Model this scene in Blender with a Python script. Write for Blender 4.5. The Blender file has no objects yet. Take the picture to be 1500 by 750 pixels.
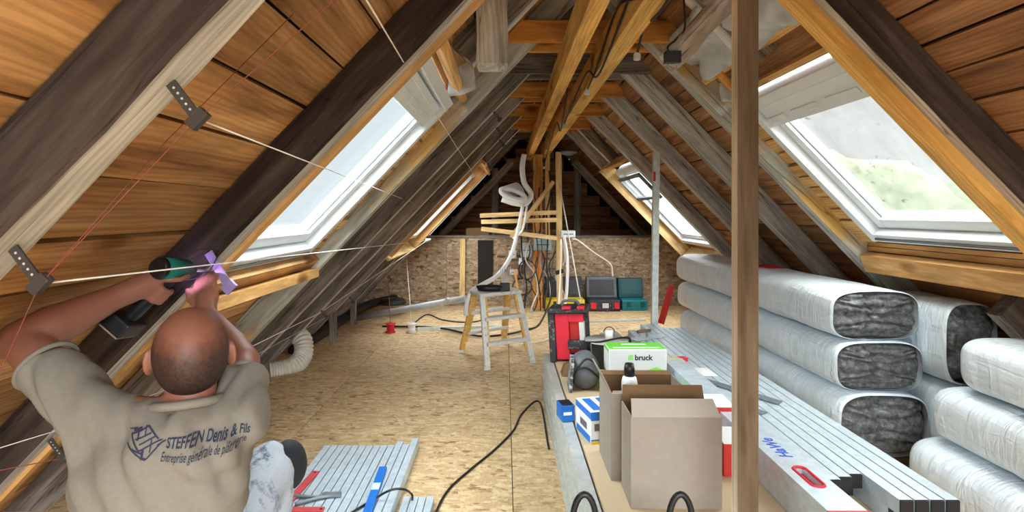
import bpy, bmesh, math, random
from mathutils import Vector, Matrix, noise as mnoise
from mathutils.bvhtree import BVHTree
random.seed(7)
R = random.Random(11)
scene = bpy.context.scene
COL = scene.collection

# ------------------------------------------------------------------ camera, world, light, exposure
F_PX, U0, V0, HC = 795.0, 740.0, 312.0, 1.3       # focal length in px of a 1500x750 frame, vanishing point, eye height
cd = bpy.data.cameras.new('camera'); cam = bpy.data.objects.new('camera', cd); COL.objects.link(cam)
cam.location = (0, 0, HC); cam.rotation_euler = (math.radians(90), 0, 0)
cd.sensor_width = 36.0; cd.lens = F_PX / 1500 * 36.0
cd.shift_x = (750 - U0) / 1500; cd.shift_y = -(375 - V0) / 1500
cd.clip_start = 0.05; cd.clip_end = 200
scene.camera = cam
w = bpy.data.worlds.new('overcast_sky'); scene.world = w; w.use_nodes = True
bg = w.node_tree.nodes['Background']; bg.inputs[0].default_value = (0.90, 0.96, 1.0, 1); bg.inputs[1].default_value = 0.8
sd = bpy.data.lights.new('hazy_sun', 'SUN'); sd.energy = 42.0; sd.angle = math.radians(140); sd.color = (.93, .975, 1.0)
so = bpy.data.objects.new('hazy_sun', sd); COL.objects.link(so); so.rotation_euler = (math.radians(14), math.radians(6), 0)
scene.view_settings.view_transform = 'Standard'; scene.view_settings.look = 'None'
scene.view_settings.gamma = 1.0; scene.view_settings.use_curve_mapping = False
scene.view_settings.exposure = 0.2
try:
    scene.cycles.use_denoising = True; scene.cycles.max_bounces = 10; scene.cycles.diffuse_bounces = 6
    scene.cycles.transparent_max_bounces = 12; scene.cycles.sample_clamp_indirect = 8
    scene.cycles.caustics_reflective = False; scene.cycles.caustics_refractive = False
except Exception: pass

# ------------------------------------------------------------------ helpers
def L(c):   # sRGB 0-255 -> linear
    r = []
    for x in c[:3]:
        x = x / 255.0
        r.append(x / 12.92 if x <= 0.04045 else ((x + 0.055) / 1.055) ** 2.4)
    return (*r, 1.0)
def at(u, v, Y): return Vector(((u - U0) * Y / F_PX, Y, HC - (v - V0) * Y / F_PX))
def onz(u, v, Z=0.0): Y = (HC - Z) * F_PX / (v - V0); return Vector(((u - U0) * Y / F_PX, Y, Z))
def tag(o, label=None, cat=None, group=None, kind=None):
    if label: o['label'] = label
    if cat: o['category'] = cat
    if group: o['group'] = group
    if kind: o['kind'] = kind
    return o
def empty(name, loc, label=None, cat=None, group=None, kind=None, rz=0.0):
    o = bpy.data.objects.new(name, None); COL.objects.link(o); o.location = loc; o.rotation_euler = (0, 0, rz)
    o.empty_display_size = 0.05
    return tag(o, label, cat, group, kind)

class MB:
    def __init__(s): s.v = []; s.f = []; s.mi = []; s.sm = []
    def add(s, vs, fs, mi=0, sm=False):
        b = len(s.v); s.v += [Vector(p) for p in vs]
        for f in fs: s.f.append([i + b for i in f]); s.mi.append(mi); s.sm.append(sm)
        return s
    def hexa(s, p, mi=0):   # p: 8 points, bottom ring 0-3 then top ring 4-7
        return s.add(p, [(3,2,1,0),(4,5,6,7),(0,1,5,4),(1,2,6,5),(2,3,7,6),(3,0,4,7)], mi)
    def box(s, lo, hi, mi=0, M=None):
        x0,y0,z0 = lo; x1,y1,z1 = hi
        p = [Vector(q) for q in ((x0,y0,z0),(x1,y0,z0),(x1,y1,z0),(x0,y1,z0),(x0,y0,z1),(x1,y0,z1),(x1,y1,z1),(x0,y1,z1))]
        if M is not None: p = [M @ q for q in p]
        return s.hexa(p, mi)
    def cbox(s, c, size, mi=0, M=None):
        h = Vector(size) / 2; c = Vector(c); return s.box(c - h, c + h, mi, M)
    def bar(s, p0, p1, w, h, up=(0,0,1), mi=0):
        p0 = Vector(p0); p1 = Vector(p1); x = (p1 - p0).normalized(); z = Vector(up); z = (z - x * z.dot(x)).normalized(); y = z.cross(x)
        a = [y * (-w/2) - z * (h/2), y * (w/2) - z * (h/2), y * (w/2) + z * (h/2), y * (-w/2) + z * (h/2)]
        return s.hexa([p0 + q for q in a] + [p1 + q for q in a], mi)
    def cyl(s, p0, p1, r0, r1=None, n=14, mi=0, sm=True, caps=True):
        r1 = r0 if r1 is None else r1
        p0 = Vector(p0); p1 = Vector(p1); x = (p1 - p0).normalized(); q = Vector((0,0,1)) if abs(x.z) < .9 else Vector((1,0,0))
        a = x.cross(q).normalized(); b = x.cross(a)
        vs = []
        for p, r in ((p0, r0), (p1, r1)):
            for i in range(n):
                t = 2*math.pi*i/n; vs.append(p + a*math.cos(t)*r + b*math.sin(t)*r)
        s.add(vs, [(i, (i+1)%n, n+(i+1)%n, n+i) for i in range(n)], mi, sm)
        if caps:
            b0 = len(s.v) - 2*n
            s.f.append([b0+i for i in range(n)][::-1]); s.mi.append(mi); s.sm.append(False)
            s.f.append([b0+n+i for i in range(n)]); s.mi.append(mi); s.sm.append(False)
        return s
    def tube(s, pts, r, n=8, mi=0, closed=False, rf=None):
        pts = [Vector(p) for p in pts]; N = len(pts); base = len(s.v); a = None
        for i, p in enumerate(pts):
            if closed: t = (pts[(i+1)%N] - pts[i-1])
            else: t = pts[min(i+1,N-1)] - pts[max(i-1,0)]
            if t.length < 1e-9: t = Vector((0,0,1))
            t.normalize()
            if a is None:
                q = Vector((0,0,1)) if abs(t.z) < .9 else Vector((1,0,0)); a = t.cross(q).normalized()
            else:
                a = a - t * a.dot(t)
                a = a.normalized() if a.length > 1e-6 else t.orthogonal().normalized()
            b = t.cross(a); rr = r if rf is None else r * rf(i/(N-1))
            for k in range(n):
                th = 2*math.pi*k/n; s.v.append(p + a*math.cos(th)*rr + b*math.sin(th)*rr)
        m = N if closed else N-1
        for i in range(m):
            for k in range(n):
                j = (i+1) % N
                s.f.append([base+i*n+k, base+i*n+(k+1)%n, base+j*n+(k+1)%n, base+j*n+k]); s.mi.append(mi); s.sm.append(True)
        if not closed:
            s.f.append([base+k for k in range(n)][::-1]); s.mi.append(mi); s.sm.append(False)
            s.f.append([base+(N-1)*n+k for k in range(n)]); s.mi.append(mi); s.sm.append(False)
        return s
    def lathe(s, prof, c=(0,0,0), n=24, mi=0, M=None, sm=True):
        base = len(s.v); c = Vector(c)
        for r, z in prof:
            for k in range(n):
                t = 2*math.pi*k/n; p = Vector((r*math.cos(t), r*math.sin(t), z))
                s.v.append((M @ p if M is not None else p) + c)
        for i in range(len(prof)-1):
            for k in range(n):
                s.f.append([base+i*n+k, base+i*n+(k+1)%n, base+(i+1)*n+(k+1)%n, base+(i+1)*n+k]); s.mi.append(mi); s.sm.append(sm)
        if prof[0][0] > 1e-6: s.f.append([base+k for k in range(n)][::-1]); s.mi.append(mi); s.sm.append(False)
        if prof[-1][0] > 1e-6:
            b = base+(len(prof)-1)*n; s.f.append([b+k for k in range(n)]); s.mi.append(mi); s.sm.append(False)
        return s
    def ell(s, c, rad, M=None, n=20, m=12, mi=0):
        base = len(s.v); c = Vector(c)
        for i in range(m+1):
            ph = math.pi*i/m
            for k in range(n):
                t = 2*math.pi*k/n; p = Vector((rad[0]*math.sin(ph)*math.cos(t), rad[1]*math.sin(ph)*math.sin(t), rad[2]*math.cos(ph)))
                s.v.append((M @ p if M is not None else p) + c)
        for i in range(m):
            for k in range(n):
                s.f.append([base+i*n+k, base+(i+1)*n+k, base+(i+1)*n+(k+1)%n, base+i*n+(k+1)%n]); s.mi.append(mi); s.sm.append(True)
        return s
    def cap(s, p0, r0, p1, r1, n=16):   # tapered capsule
        p0 = Vector(p0); p1 = Vector(p1); x = (p1-p0); x.normalize(); a = x.orthogonal().normalized(); b = x.cross(a); base = len(s.v); rows = []
        for i in range(5): t = math.pi/2*(1-i/4); rows.append((p0 - x*r0*math.sin(t), r0*math.cos(t)+1e-5))
        for i in range(5): t = math.pi/2*i/4; rows.append((p1 + x*r1*math.sin(t), r1*math.cos(t)+1e-5))
        for c, r in rows:
            for k in range(n): t = 2*math.pi*k/n; s.v.append(c + a*math.cos(t)*r + b*math.sin(t)*r)
        for i in range(len(rows)-1):
            for k in range(n): s.f.append([base+i*n+k, base+i*n+(k+1)%n, base+(i+1)*n+(k+1)%n, base+(i+1)*n+k]); s.mi.append(0); s.sm.append(True)
        return s
    def extrude(s, poly, a, b, mi=0):   # poly: list of 3D points, moved along vector b-a
        d = Vector(b) - Vector(a); n = len(poly); p = [Vector(q) for q in poly]
        s.add(p + [q + d for q in p], [tuple(range(n))[::-1], tuple(range(n, 2*n))] + [(i, (i+1)%n, n+(i+1)%n, n+i) for i in range(n)], mi)
        return s
    def build(s, name, mats, parent=None, mat=None, fix=True):
        me = bpy.data.meshes.new(name)
        vs = s.v
        inv = None
        if parent is not None and mat is None:
            PW = parent_matrix(parent); inv = PW.inverted()
        elif mat is not None: inv = None
        if inv is not None: vs = [inv @ p for p in vs]
        me.from_pydata([tuple(p) for p in vs], [], s.f)
        if not isinstance(mats, (list, tuple)): mats = [mats]
        for m in mats: me.materials.append(m)
        for i, p in enumerate(me.polygons):
            p.material_index = s.mi[i]; p.use_smooth = s.sm[i]
        if fix:
            bm = bmesh.new(); bm.from_mesh(me); bmesh.ops.recalc_face_normals(bm, faces=bm.faces); bm.to_mesh(me); bm.free()
        o = bpy.data.objects.new(name, me); COL.objects.link(o)
        if parent is not None: o.parent = parent
        if mat is not None: o.matrix_local = mat if parent is None else parent_matrix(parent).inverted() @ mat
        return o
def parent_matrix(o):
    M = Matrix.LocRotScale(o.location, o.rotation_euler, o.scale) if True else o.matrix_world
    return M if o.parent is None else parent_matrix(o.parent) @ M
def origin_to(o, p):     # move a free mesh object's origin to a world point
    p = Vector(p); o.data.transform(Matrix.Translation(-p)); o.location = p; return o
def spline(pts, n=10):   # Catmull-Rom through pts
    P = [Vector(p) for p in pts]; P = [P[0]*2-P[1]] + P + [P[-1]*2-P[-2]]; out = []
    for i in range(1, len(P)-2):
        for k in range(n):
            t = k/n; a,b,c,d = P[i-1],P[i],P[i+1],P[i+2]
            out.append(0.5*((2*b)+(c-a)*t+(2*a-5*b+4*c-d)*t*t+(3*b-a-3*c+d)*t**3))
    out.append(P[-2]); return out
def frame(x, z, p):
    x = Vector(x).normalized(); z = Vector(z); z = (z - x*z.dot(x)).normalized(); y = z.cross(x)
    M = Matrix.Identity(4)
    for i, a in enumerate((x, y, z)): M.col[i][:3] = a[:]
    M.col[3][:3] = Vector(p)[:]
    return M

# ------------------------------------------------------------------ materials
class NT:
    def __init__(s, name):
        s.m = bpy.data.materials.new(name); s.m.use_nodes = True; s.t = s.m.node_tree; s.n = s.t.nodes
        s.b = s.n['Principled BSDF']; s.out = s.n['Material Output']
    def new(s, typ, **kw):
        n = s.n.new(typ)
        for k, v in kw.items(): setattr(n, k, v)
        return n
    def link(s, a, b): s.t.links.new(a, b)
    def coord(s, scale=(1,1,1), rnd=True, loc=(0,0,0), rot=(0,0,0)):
        tc = s.new('ShaderNodeTexCoord'); mp = s.new('ShaderNodeMapping'); mp.inputs['Scale'].default_value = scale; mp.inputs['Rotation'].default_value = rot
        mp.inputs['Location'].default_value = loc
        if rnd:
            oi = s.new('ShaderNodeObjectInfo'); mu = s.new('ShaderNodeMath', operation='MULTIPLY'); s.link(oi.outputs['Random'], mu.inputs[0]); mu.inputs[1].default_value = 37.0
            va = s.new('ShaderNodeVectorMath', operation='ADD'); s.link(tc.outputs['Object'], va.inputs[0]); s.link(mu.outputs[0], va.inputs[1]); s.link(va.outputs[0], mp.inputs[0])
        else: s.link(tc.outputs['Object'], mp.inputs[0])
        return mp.outputs[0]
    def noise(s, vec, scale, detail=4, rough=.55, dist=0.0):
        n = s.new('ShaderNodeTexNoise'); n.inputs['Scale'].default_value = scale; n.inputs['Detail'].default_value = detail; n.inputs['Roughness'].default_value = rough; n.inputs['Distortion'].default_value = dist
        s.link(vec, n.inputs['Vector']); return n.outputs[0]
    def ramp(s, fac, stops, interp='LINEAR'):
        r = s.new('ShaderNodeValToRGB'); e = r.color_ramp.elements; r.color_ramp.interpolation = interp
        while len(e) < len(stops): e.new(.5)
        for i, (p, c) in enumerate(stops):
            e[i].position = p; e[i].color = c if len(c) == 4 else (*c, 1)
        s.link(fac, r.inputs[0]); return r.outputs[0]
    def mix(s, fac, a, b, mode='MIX'):
        n = s.new('ShaderNodeMix'); n.data_type = 'RGBA'; n.blend_type = mode
        for i, x in ((0, fac), (6, a), (7, b)):
            if hasattr(x, 'is_linked') or isinstance(x, bpy.types.NodeSocket): s.link(x, n.inputs[i])
            else: n.inputs[i].default_value = x
        return n.outputs[2]
    def rndbright(s, col, amt):
        oi = s.new('ShaderNodeObjectInfo'); mr = s.new('ShaderNodeMapRange'); mr.inputs[3].default_value = 1-amt; mr.inputs[4].default_value = 1+amt; s.link(oi.outputs['Random'], mr.inputs[0])
        hs = s.new('ShaderNodeHueSaturation'); s.link(mr.outputs[0], hs.inputs['Value']); s.link(col, hs.inputs['Color']); return hs.outputs[0]
    def bump(s, h, strength, dist=.01):
        b = s.new('ShaderNodeBump'); b.inputs['Strength'].default_value = strength; b.inputs['Distance'].default_value = dist; s.link(h, b.inputs['Height']); s.link(b.outputs[0], s.b.inputs['Normal'])
    def col(s, c): s.link(c, s.b.inputs['Base Color'])

def plain(name, c, rough=.6, metal=0.0, mott=.12, scale=8.0, bump=0.0, spec=.4, coat=0.0):
    t = NT(name); v = t.coord(); n = t.noise(v, scale, 5)
    c = L(c); d = tuple(x*(1-mott) for x in c[:3]) + (1,); e = tuple(min(1, x*(1+mott)) for x in c[:3]) + (1,)
    t.col(t.ramp(n, [(.3, d), (.7, e)])); t.b.inputs['Roughness'].default_value = rough; t.b.inputs['Metallic'].default_value = metal
    t.b.inputs['Specular IOR Level'].default_value = spec; t.b.inputs['Coat Weight'].default_value = coat
    if bump: t.bump(t.noise(v, scale*6, 4), bump)
    return t.m
def wood(name, dark, mid, light, grain=22.0, knots=True, rough=.75, bump=.35, amt=.12, blotch=None, cracks=False):
    t = NT(name)
    v = t.coord((1.3, grain, grain)); n1 = t.noise(v, 1.0, 7, .62, .35)
    v2 = t.coord((.8, 5, 5)); n2 = t.noise(v2, 1.6, 4, .5, 1.2)
    c = t.ramp(n1, [(.28, L(dark)), (.5, L(mid)), (.72, L(light))])
    c2 = t.ramp(n2, [(.3, (.62,.60,.58,1)), (.62, (1.08,1.06,1.04,1))])
    c = t.mix(1.0, c, c2, 'MULTIPLY')
    # growth-ring lines
    wv = t.new('ShaderNodeTexWave'); wv.wave_type = 'BANDS'; wv.bands_direction = 'Y'; wv.inputs['Scale'].default_value = 5.5; wv.inputs['Distortion'].default_value = 9.0; wv.inputs['Detail'].default_value = 2.5; wv.inputs['Detail Scale'].default_value = .9
    t.link(t.coord((.55, 3.2, 3.2)), wv.inputs['Vector'])
    c = t.mix(.35, c, t.mix(1.0, c, t.ramp(wv.outputs['Fac'], [(.25, (.55,.5,.45,1)), (.6, (1,1,1,1))]), 'MULTIPLY'))
    if knots:
        vo = t.new('ShaderNodeTexVoronoi'); vo.inputs['Scale'].default_value = 1.0; t.link(t.coord((2.2, 4.4, 4.4)), vo.inputs['Vector'])
        k = t.ramp(vo.outputs['Distance'], [(.06, (.26,.17,.11,1)), (.13, (.5,.38,.29,1)), (.21, (1,1,1,1))]); c = t.mix(.9, c, t.mix(1.0, c, k, 'MULTIPLY'))
    if blotch:
        nb = t.noise(t.coord((1,1,1)), 1.7, 3); c = t.mix(t.ramp(nb, [(.48, (0,0,0,1)), (.62, (1,1,1,1))]), c, L(blotch))
    h = n1
    if cracks:
        nc = t.noise(t.coord((.55, 17, 17)), 1.0, 3, .5, .4); cr = t.ramp(nc, [(.485, (1,1,1,1)), (.5, (.18,.15,.13,1)), (.512, (1,1,1,1))]); c = t.mix(.75, c, t.mix(1.0, c, cr, 'MULTIPLY'))
    t.col(t.rndbright(c, amt)); t.b.inputs['Roughness'].default_value = rough; t.b.inputs['Specular IOR Level'].default_value = .25
    t.bump(h, bump, .006); return t.m
def osb(name, base, dark, light, sc=1.0):
    t = NT(name); c = None
    layers = []
    for i, (rot, s) in enumerate(((.3, 13), (-.7, 15), (1.2, 12), (2.2, 17))):
        vo = t.new('ShaderNodeTexVoronoi'); vo.inputs['Scale'].default_value = 1.0
        t.link(t.coord((s*3.2*sc, s*1.0*sc, s*sc), rot=(0,0,rot), rnd=True, loc=(i*3.1,i*7.7,0)), vo.inputs['Vector'])
        layers.append((vo.outputs['Color'], vo.outputs['Distance']))
    sel = t.noise(t.coord(), 14*sc, 3)
    def cr(l): 
        sp = t.new('ShaderNodeSeparateColor'); t.link(l[0], sp.inputs[0]); return t.ramp(sp.outputs[0], [(.0, L(dark)), (.16, L(base)), (.55, L(base)), (.8, L(light)), (1.0, L(light))])
    a = t.mix(t.ramp(sel, [(.47, (0,0,0,1)), (.53, (1,1,1,1))]), cr(layers[0]), cr(layers[1]))
    b = t.mix(t.ramp(sel, [(.42, (0,0,0,1)), (.58, (1,1,1,1))]), cr(layers[2]), cr(layers[3]))
    c = t.mix(t.ramp(t.noise(t.coord(loc=(5,5,5)), 11*sc, 3), [(.46, (0,0,0,1)), (.54, (1,1,1,1))]), a, b)
    fine = t.noise(t.coord((30,90,40)), 1.0, 5); c = t.mix(.5, c, t.mix(1.0, c, t.ramp(fine, [(.3, (.72,.68,.62,1)), (.65, (1.1,1.1,1.1,1))]), 'MULTIPLY'))
    big = t.noise(t.coord(), 1.1, 4); c = t.mix(1.0, c, t.ramp(big, [(.3, (.82,.80,.78,1)), (.65, (1.06,1.06,1.06,1))]), 'MULTIPLY')
    t.col(c); t.b.inputs['Roughness'].default_value = .7; t.b.inputs['Specular IOR Level'].default_value = .3; t.bump(fine, .25, .004); return t.m
def film(name, c, rough=.28, mott=.06, wr=.5):
    t = NT(name); v = t.coord((2.2, 16, 16)); n = t.noise(v, 1.0, 6, .6, 1.6); n2 = t.noise(t.coord((14, 2.5, 2.5)), 1.4, 4, .55, 2.0)
    c = L(c); t.col(t.ramp(n2, [(.35, tuple(x*(1-mott*1.6) for x in c[:3])+(1,)), (.65, tuple(min(1,x*(1+mott)) for x in c[:3])+(1,))]))
    mx = t.new('ShaderNodeMath', operation='ADD'); t.link(n, mx.inputs[0]); t.link(n2, mx.inputs[1])
    t.b.inputs['Roughness'].default_value = rough; t.b.inputs['Specular IOR Level'].default_value = .55; t.bump(mx.outputs[0], wr, .02); return t.m
def wool(name):
    t = NT(name); v = t.coord((1,1,1)); n = t.noise(v, 38, 8, .7); n2 = t.noise(t.coord((8, 8, 60)), 1, 4)
    c = t.ramp(n, [(.3, L((42,44,46))), (.52, L((98,101,102))), (.75, L((150,153,152)))]); c = t.mix(.45, c, t.mix(1.0, c, t.ramp(n2, [(.35, (.45,.45,.45,1)), (.6, (1.1,1.1,1.1,1))]), 'MULTIPLY'))
    t.col(c); t.b.inputs['Roughness'].default_value = .8; t.b.inputs['Coat Weight'].default_value = .35; t.b.inputs['Coat Roughness'].default_value = .25; t.bump(n, .8, .02); return t.m
def metal(name, c, rough=.38, mott=.08):
    t = NT(name); n = t.noise(t.coord((6, 60, 60)), 1.0, 5); n2 = t.noise(t.coord(), 26, 4)
    c = L(c); col = t.ramp(n2, [(.3, tuple(x*(1-mott*2) for x in c[:3])+(1,)), (.7, tuple(min(1,x*(1+mott)) for x in c[:3])+(1,))])
    t.col(col); t.b.inputs['Metallic'].default_value = .35; t.b.inputs['Roughness'].default_value = rough; t.bump(n, .05, .002); return t.m
def speckled(name, base, spot, scale=60, lo=.55, hi=.62, rough=.6):
    t = NT(name); n = t.noise(t.coord(), scale, 6, .7); t.col(t.ramp(n, [(lo, L(base)), (hi, L(spot))])); t.b.inputs['Roughness'].default_value = rough; return t.m
def pane_mat(name, tint, mist, dirt, film_=0.0):
    t = NT(name); t.n.remove(t.b)
    tr = t.new('ShaderNodeBsdfTransparent'); n = t.noise(t.coord(), 2.6, 6, .6, .8); sp = t.noise(t.coord((1,1,1)), 30, 3, .5); pt = t.noise(t.coord(loc=(3,1,2)), 3.5, 2)
    lo = tuple(x*(1-film_) for x in tint[:3]) + (1,)
    c = t.ramp(n, [(.32, lo), (.62, tint)])
    k = t.mix(1.0, t.ramp(sp, [(.63, (0,0,0,1)), (.68, (dirt,dirt,dirt,1))]), t.ramp(pt, [(.5, (0,0,0,1)), (.6, (1,1,1,1))]), 'MULTIPLY')
    c = t.mix(k, c, (.35,.34,.31,1)); t.link(c, tr.inputs[0])
    tl = t.new('ShaderNodeBsdfTranslucent'); tl.inputs[0].default_value = tint
    m1 = t.new('ShaderNodeMixShader'); m1.inputs[0].default_value = mist; t.link(tr.outputs[0], m1.inputs[1]); t.link(tl.outputs[0], m1.inputs[2])
    gl = t.new('ShaderNodeBsdfGlossy'); gl.inputs['Roughness'].default_value = .05
    m2 = t.new('ShaderNodeMixShader'); m2.inputs[0].default_value = .03; t.link(m1.outputs[0], m2.inputs[1]); t.link(gl.outputs[0], m2.inputs[2])
    t.link(m2.outputs[0], t.out.inputs[0]); return t.m

W_BOARD = wood('sheathing_wood', (116,82,50), (190,144,92), (218,178,126), 16, True, amt=.2)
W_BOARDR = wood('sheathing_wood_red', (106,74,48), (168,122,82), (198,154,110), 16, True, amt=.2)
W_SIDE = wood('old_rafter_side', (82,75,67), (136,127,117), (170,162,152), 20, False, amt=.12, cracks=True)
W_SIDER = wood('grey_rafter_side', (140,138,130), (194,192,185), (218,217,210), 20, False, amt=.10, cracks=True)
W_UNDER = wood('lit_rafter_underside', (150,149,142), (200,200,193), (224,224,218), 24, False, amt=.06, cracks=True)  # undersides paler than sides: light and shade between faces put into colour
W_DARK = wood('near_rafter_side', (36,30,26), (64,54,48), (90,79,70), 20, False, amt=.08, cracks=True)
W_PALE = wood('pale_painted_timber', (150,155,145), (188,193,184), (214,217,208), 18, False, amt=.04, blotch=(196,160,92), cracks=True)
W_OLDPALE = wood('pale_cut_timber', (122,118,108), (188,186,176), (214,212,203), 14, False, amt=.05, cracks=True)
W_NEW = wood('fresh_spruce', (192,140,80), (226,178,112), (240,200,140), 16, True, amt=.08)
W_BEAM = wood('yellow_spruce_beam', (206,150,72), (238,188,104), (246,206,128), 12, True, amt=.03)
W_COLLAR = wood('orange_collar_wood', (172,112,48), (216,150,74), (234,174,96), 14, True, amt=.08)
W_LIGHT = wood('pale_batten_wood', (196,164,108), (226,196,138), (238,214,164), 18, False, amt=.05)
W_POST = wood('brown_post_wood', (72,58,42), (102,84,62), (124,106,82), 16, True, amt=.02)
W_POSTLIT = wood('lit_post_edge', (208,192,164), (232,218,192), (240,230,210), 18, False, amt=.02)  # lit copy of the post wood, daylight painted on its left face
M_UNDERLAY = plain('dark_roof_underlay', (26,20,16), .9)
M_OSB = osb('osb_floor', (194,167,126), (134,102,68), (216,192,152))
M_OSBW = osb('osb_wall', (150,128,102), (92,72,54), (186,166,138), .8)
M_WHITE = plain('white_window_frame', (222,228,230), .35, mott=.03)
M_PANEL = pane_mat('clear_roof_glass', (.95,.985,.985,1), .0, .0)
M_PANER = pane_mat('misted_roof_glass', (.97,.965,.935,1), .007, .7, .14)
M_PANEF = pane_mat('far_roof_glass', (.88,.88,.88,1), .1, .0)
M_STEEL = metal('galvanised_steel', (200,216,226)); M_STEELD = metal('dull_steel', (120,128,134), .45)
M_STEELW = metal('white_galvanised_steel', (206,212,208), .45)
M_STRAP = speckled('perforated_strap_steel', (62,58,54), (110,105,98), 40, .6, .7, .5)
M_FILM = film('white_wrapping_film', (222,234,241)); M_WOOL = wool('grey_mineral_wool')
M_FILMC = film('clear_film_edge', (200,210,214), .2)
M_KRAFT = plain('kraft_board', (198,178,146), .8, mott=.06, scale=5)
M_CARD = plain('grey_brown_cardboard', (150,141,130), .85, mott=.05, scale=30, bump=.05); M_CARDIN = plain('brown_cardboard_inside', (118,90,62), .85, mott=.06, scale=20)
M_CARDL = plain('pale_cardboard_flap', (168,160,150), .85, mott=.05)
M_BLACK = plain('black_plastic', (26,26,28), .45); M_GREY = plain('grey_plastic', (96,100,104), .5); M_DARK = plain('dark_grey_plastic', (52,55,58), .5)
M_RED = plain('red_plastic', (206,34,56), .45); M_REDD = plain('dusty_red', (186,70,74), .5); M_REDC = plain('red_cardboard', (184,40,34), .6)
M_BLUE = plain('blue_plastic', (24,104,190), .45); M_BLUEB = plain('blue_print', (40,112,200), .6); M_WBOX = plain('white_box_card', (226,230,232), .6, mott=.03)
M_GREENP = plain('green_print', (112,214,66), .6, mott=.05); M_GREYP = plain('grey_print', (196,202,204), .6, mott=.02); M_INK = plain('black_ink', (34,40,48), .7, mott=.02); M_INKB = plain('blue_ink', (44,92,190), .6)
M_YEL = plain('yellow_plastic', (226,196,30), .45); M_TEAL = plain('teal_plastic', (18,112,116), .45); M_TEALD = plain('dark_teal_plastic', (14,74,80), .45)
M_DUSTY = speckled('dusty_black_plastic', (38,38,42), (128,126,124), 30, .56, .66)
M_LADW = speckled('dusty_white_step', (206,206,200), (156,150,138), 26, .55, .7); M_LADY = speckled('ochre_ladder_leg', (206,160,70), (214,198,162), 22, .5, .62)
M_PIPEW = plain('white_conduit', (232,232,230), .35, mott=.03); M_ROPE = plain('white_cord', (226,220,210), .8); M_REDS = plain('red_cord', (140,72,62), .8)
M_GREYPIPE = plain('light_grey_pipe', (176,182,184), .4); M_DUCT = plain('white_flexible_duct', (204,198,184), .6)
M_SKIN = plain('skin', (150,100,80), .5, mott=.07, scale=6); M_SHIRT = plain('grey_beige_cotton', (128,123,112), .9, mott=.05, scale=90, bump=.12)
M_TROU = speckled('pale_denim', (172,182,192), (84,96,112), 16, .5, .62, .85); M_PADS = plain('black_patch', (30,32,38), .8)
M_PURPLE = metal('violet_lit_steel', (176,160,214), .3); M_TOOLG = plain('green_tool_plastic', (20,112,98), .4); M_CLOTH = plain('grey_cloth', (150,140,132), .9, mott=.2)  # bracket steel coloured violet to carry the drill lamp's light on it
M_LBLUE = plain('pale_blue_plastic', (190,214,222), .5); M_LGREY = plain('light_grey_box', (196,196,192), .5); M_ORANGE = plain('orange_plug', (224,104,52), .5); M_BROWN = plain('brown_board', (120,92,70), .7)
M_FOIL = plain('grey_foil', (188,190,190), .4, mott=.15, scale=14, bump=.3); M_LEAF = plain('far_foliage', (66,72,56), .9, mott=.3, scale=2)
M_PATCH = plain('dark_wall_patch', (38,32,28), .95)

# ------------------------------------------------------------------ roof geometry
SL = {'l': 1.045, 'r': 1.03}
N = {k: math.sqrt(1+s*s) for k, s in SL.items()}
BX = {'l': -2.0096, 'r': 3.0485}                   # where the rafter undersides meet the floor
RX, RZ = 0.501, 2.624                              # virtual ridge of the undersides
DIR = {'l': Vector((1/N['l'], 0, SL['l']/N['l'])), 'r': Vector((-1/N['r'], 0, SL['r']/N['r']))}
OUT = {'l': Vector((-SL['l']/N['l'], 0, 1/N['l'])), 'r': Vector((SL['r']/N['r'], 0, 1/N['r']))}
TR = {k: RZ/DIR[k].z for k in 'lr'}                # slope length to the ridge
def RP(s, t, y, o): return Vector((BX[s], y, 0)) + DIR[s]*t + OUT[s]*o
def rbox(mb, s, t0, t1, y0, y1, o0, o1, mi=0):
    return mb.hexa([RP(s,t0,y0,o0), RP(s,t1,y0,o0), RP(s,t1,y1,o0), RP(s,t0,y1,o0), RP(s,t0,y0,o1), RP(s,t1,y0,o1), RP(s,t1,y1,o1), RP(s,t0,y1,o1)], mi)
RH = 0.125                                          # rafter depth
YL = {1: .87, 2: 1.70, 2.5: 2.36, 3: 3.10, 4: 3.80, 5: 4.55, 6: 5.42, 7: 6.30, 8: 7.15}
YR = {2: 1.84, 2.5: 2.45, 3: 3.13, 4: 3.80, 5: 4.58, 6: 5.48, 7: 6.28, 8: 6.95}
ordw = {1: 'first', 2: 'second', 2.5: '', 3: 'third', 4: 'fourth', 5: 'fifth', 6: 'sixth', 7: 'seventh', 8: 'eighth'}

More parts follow.
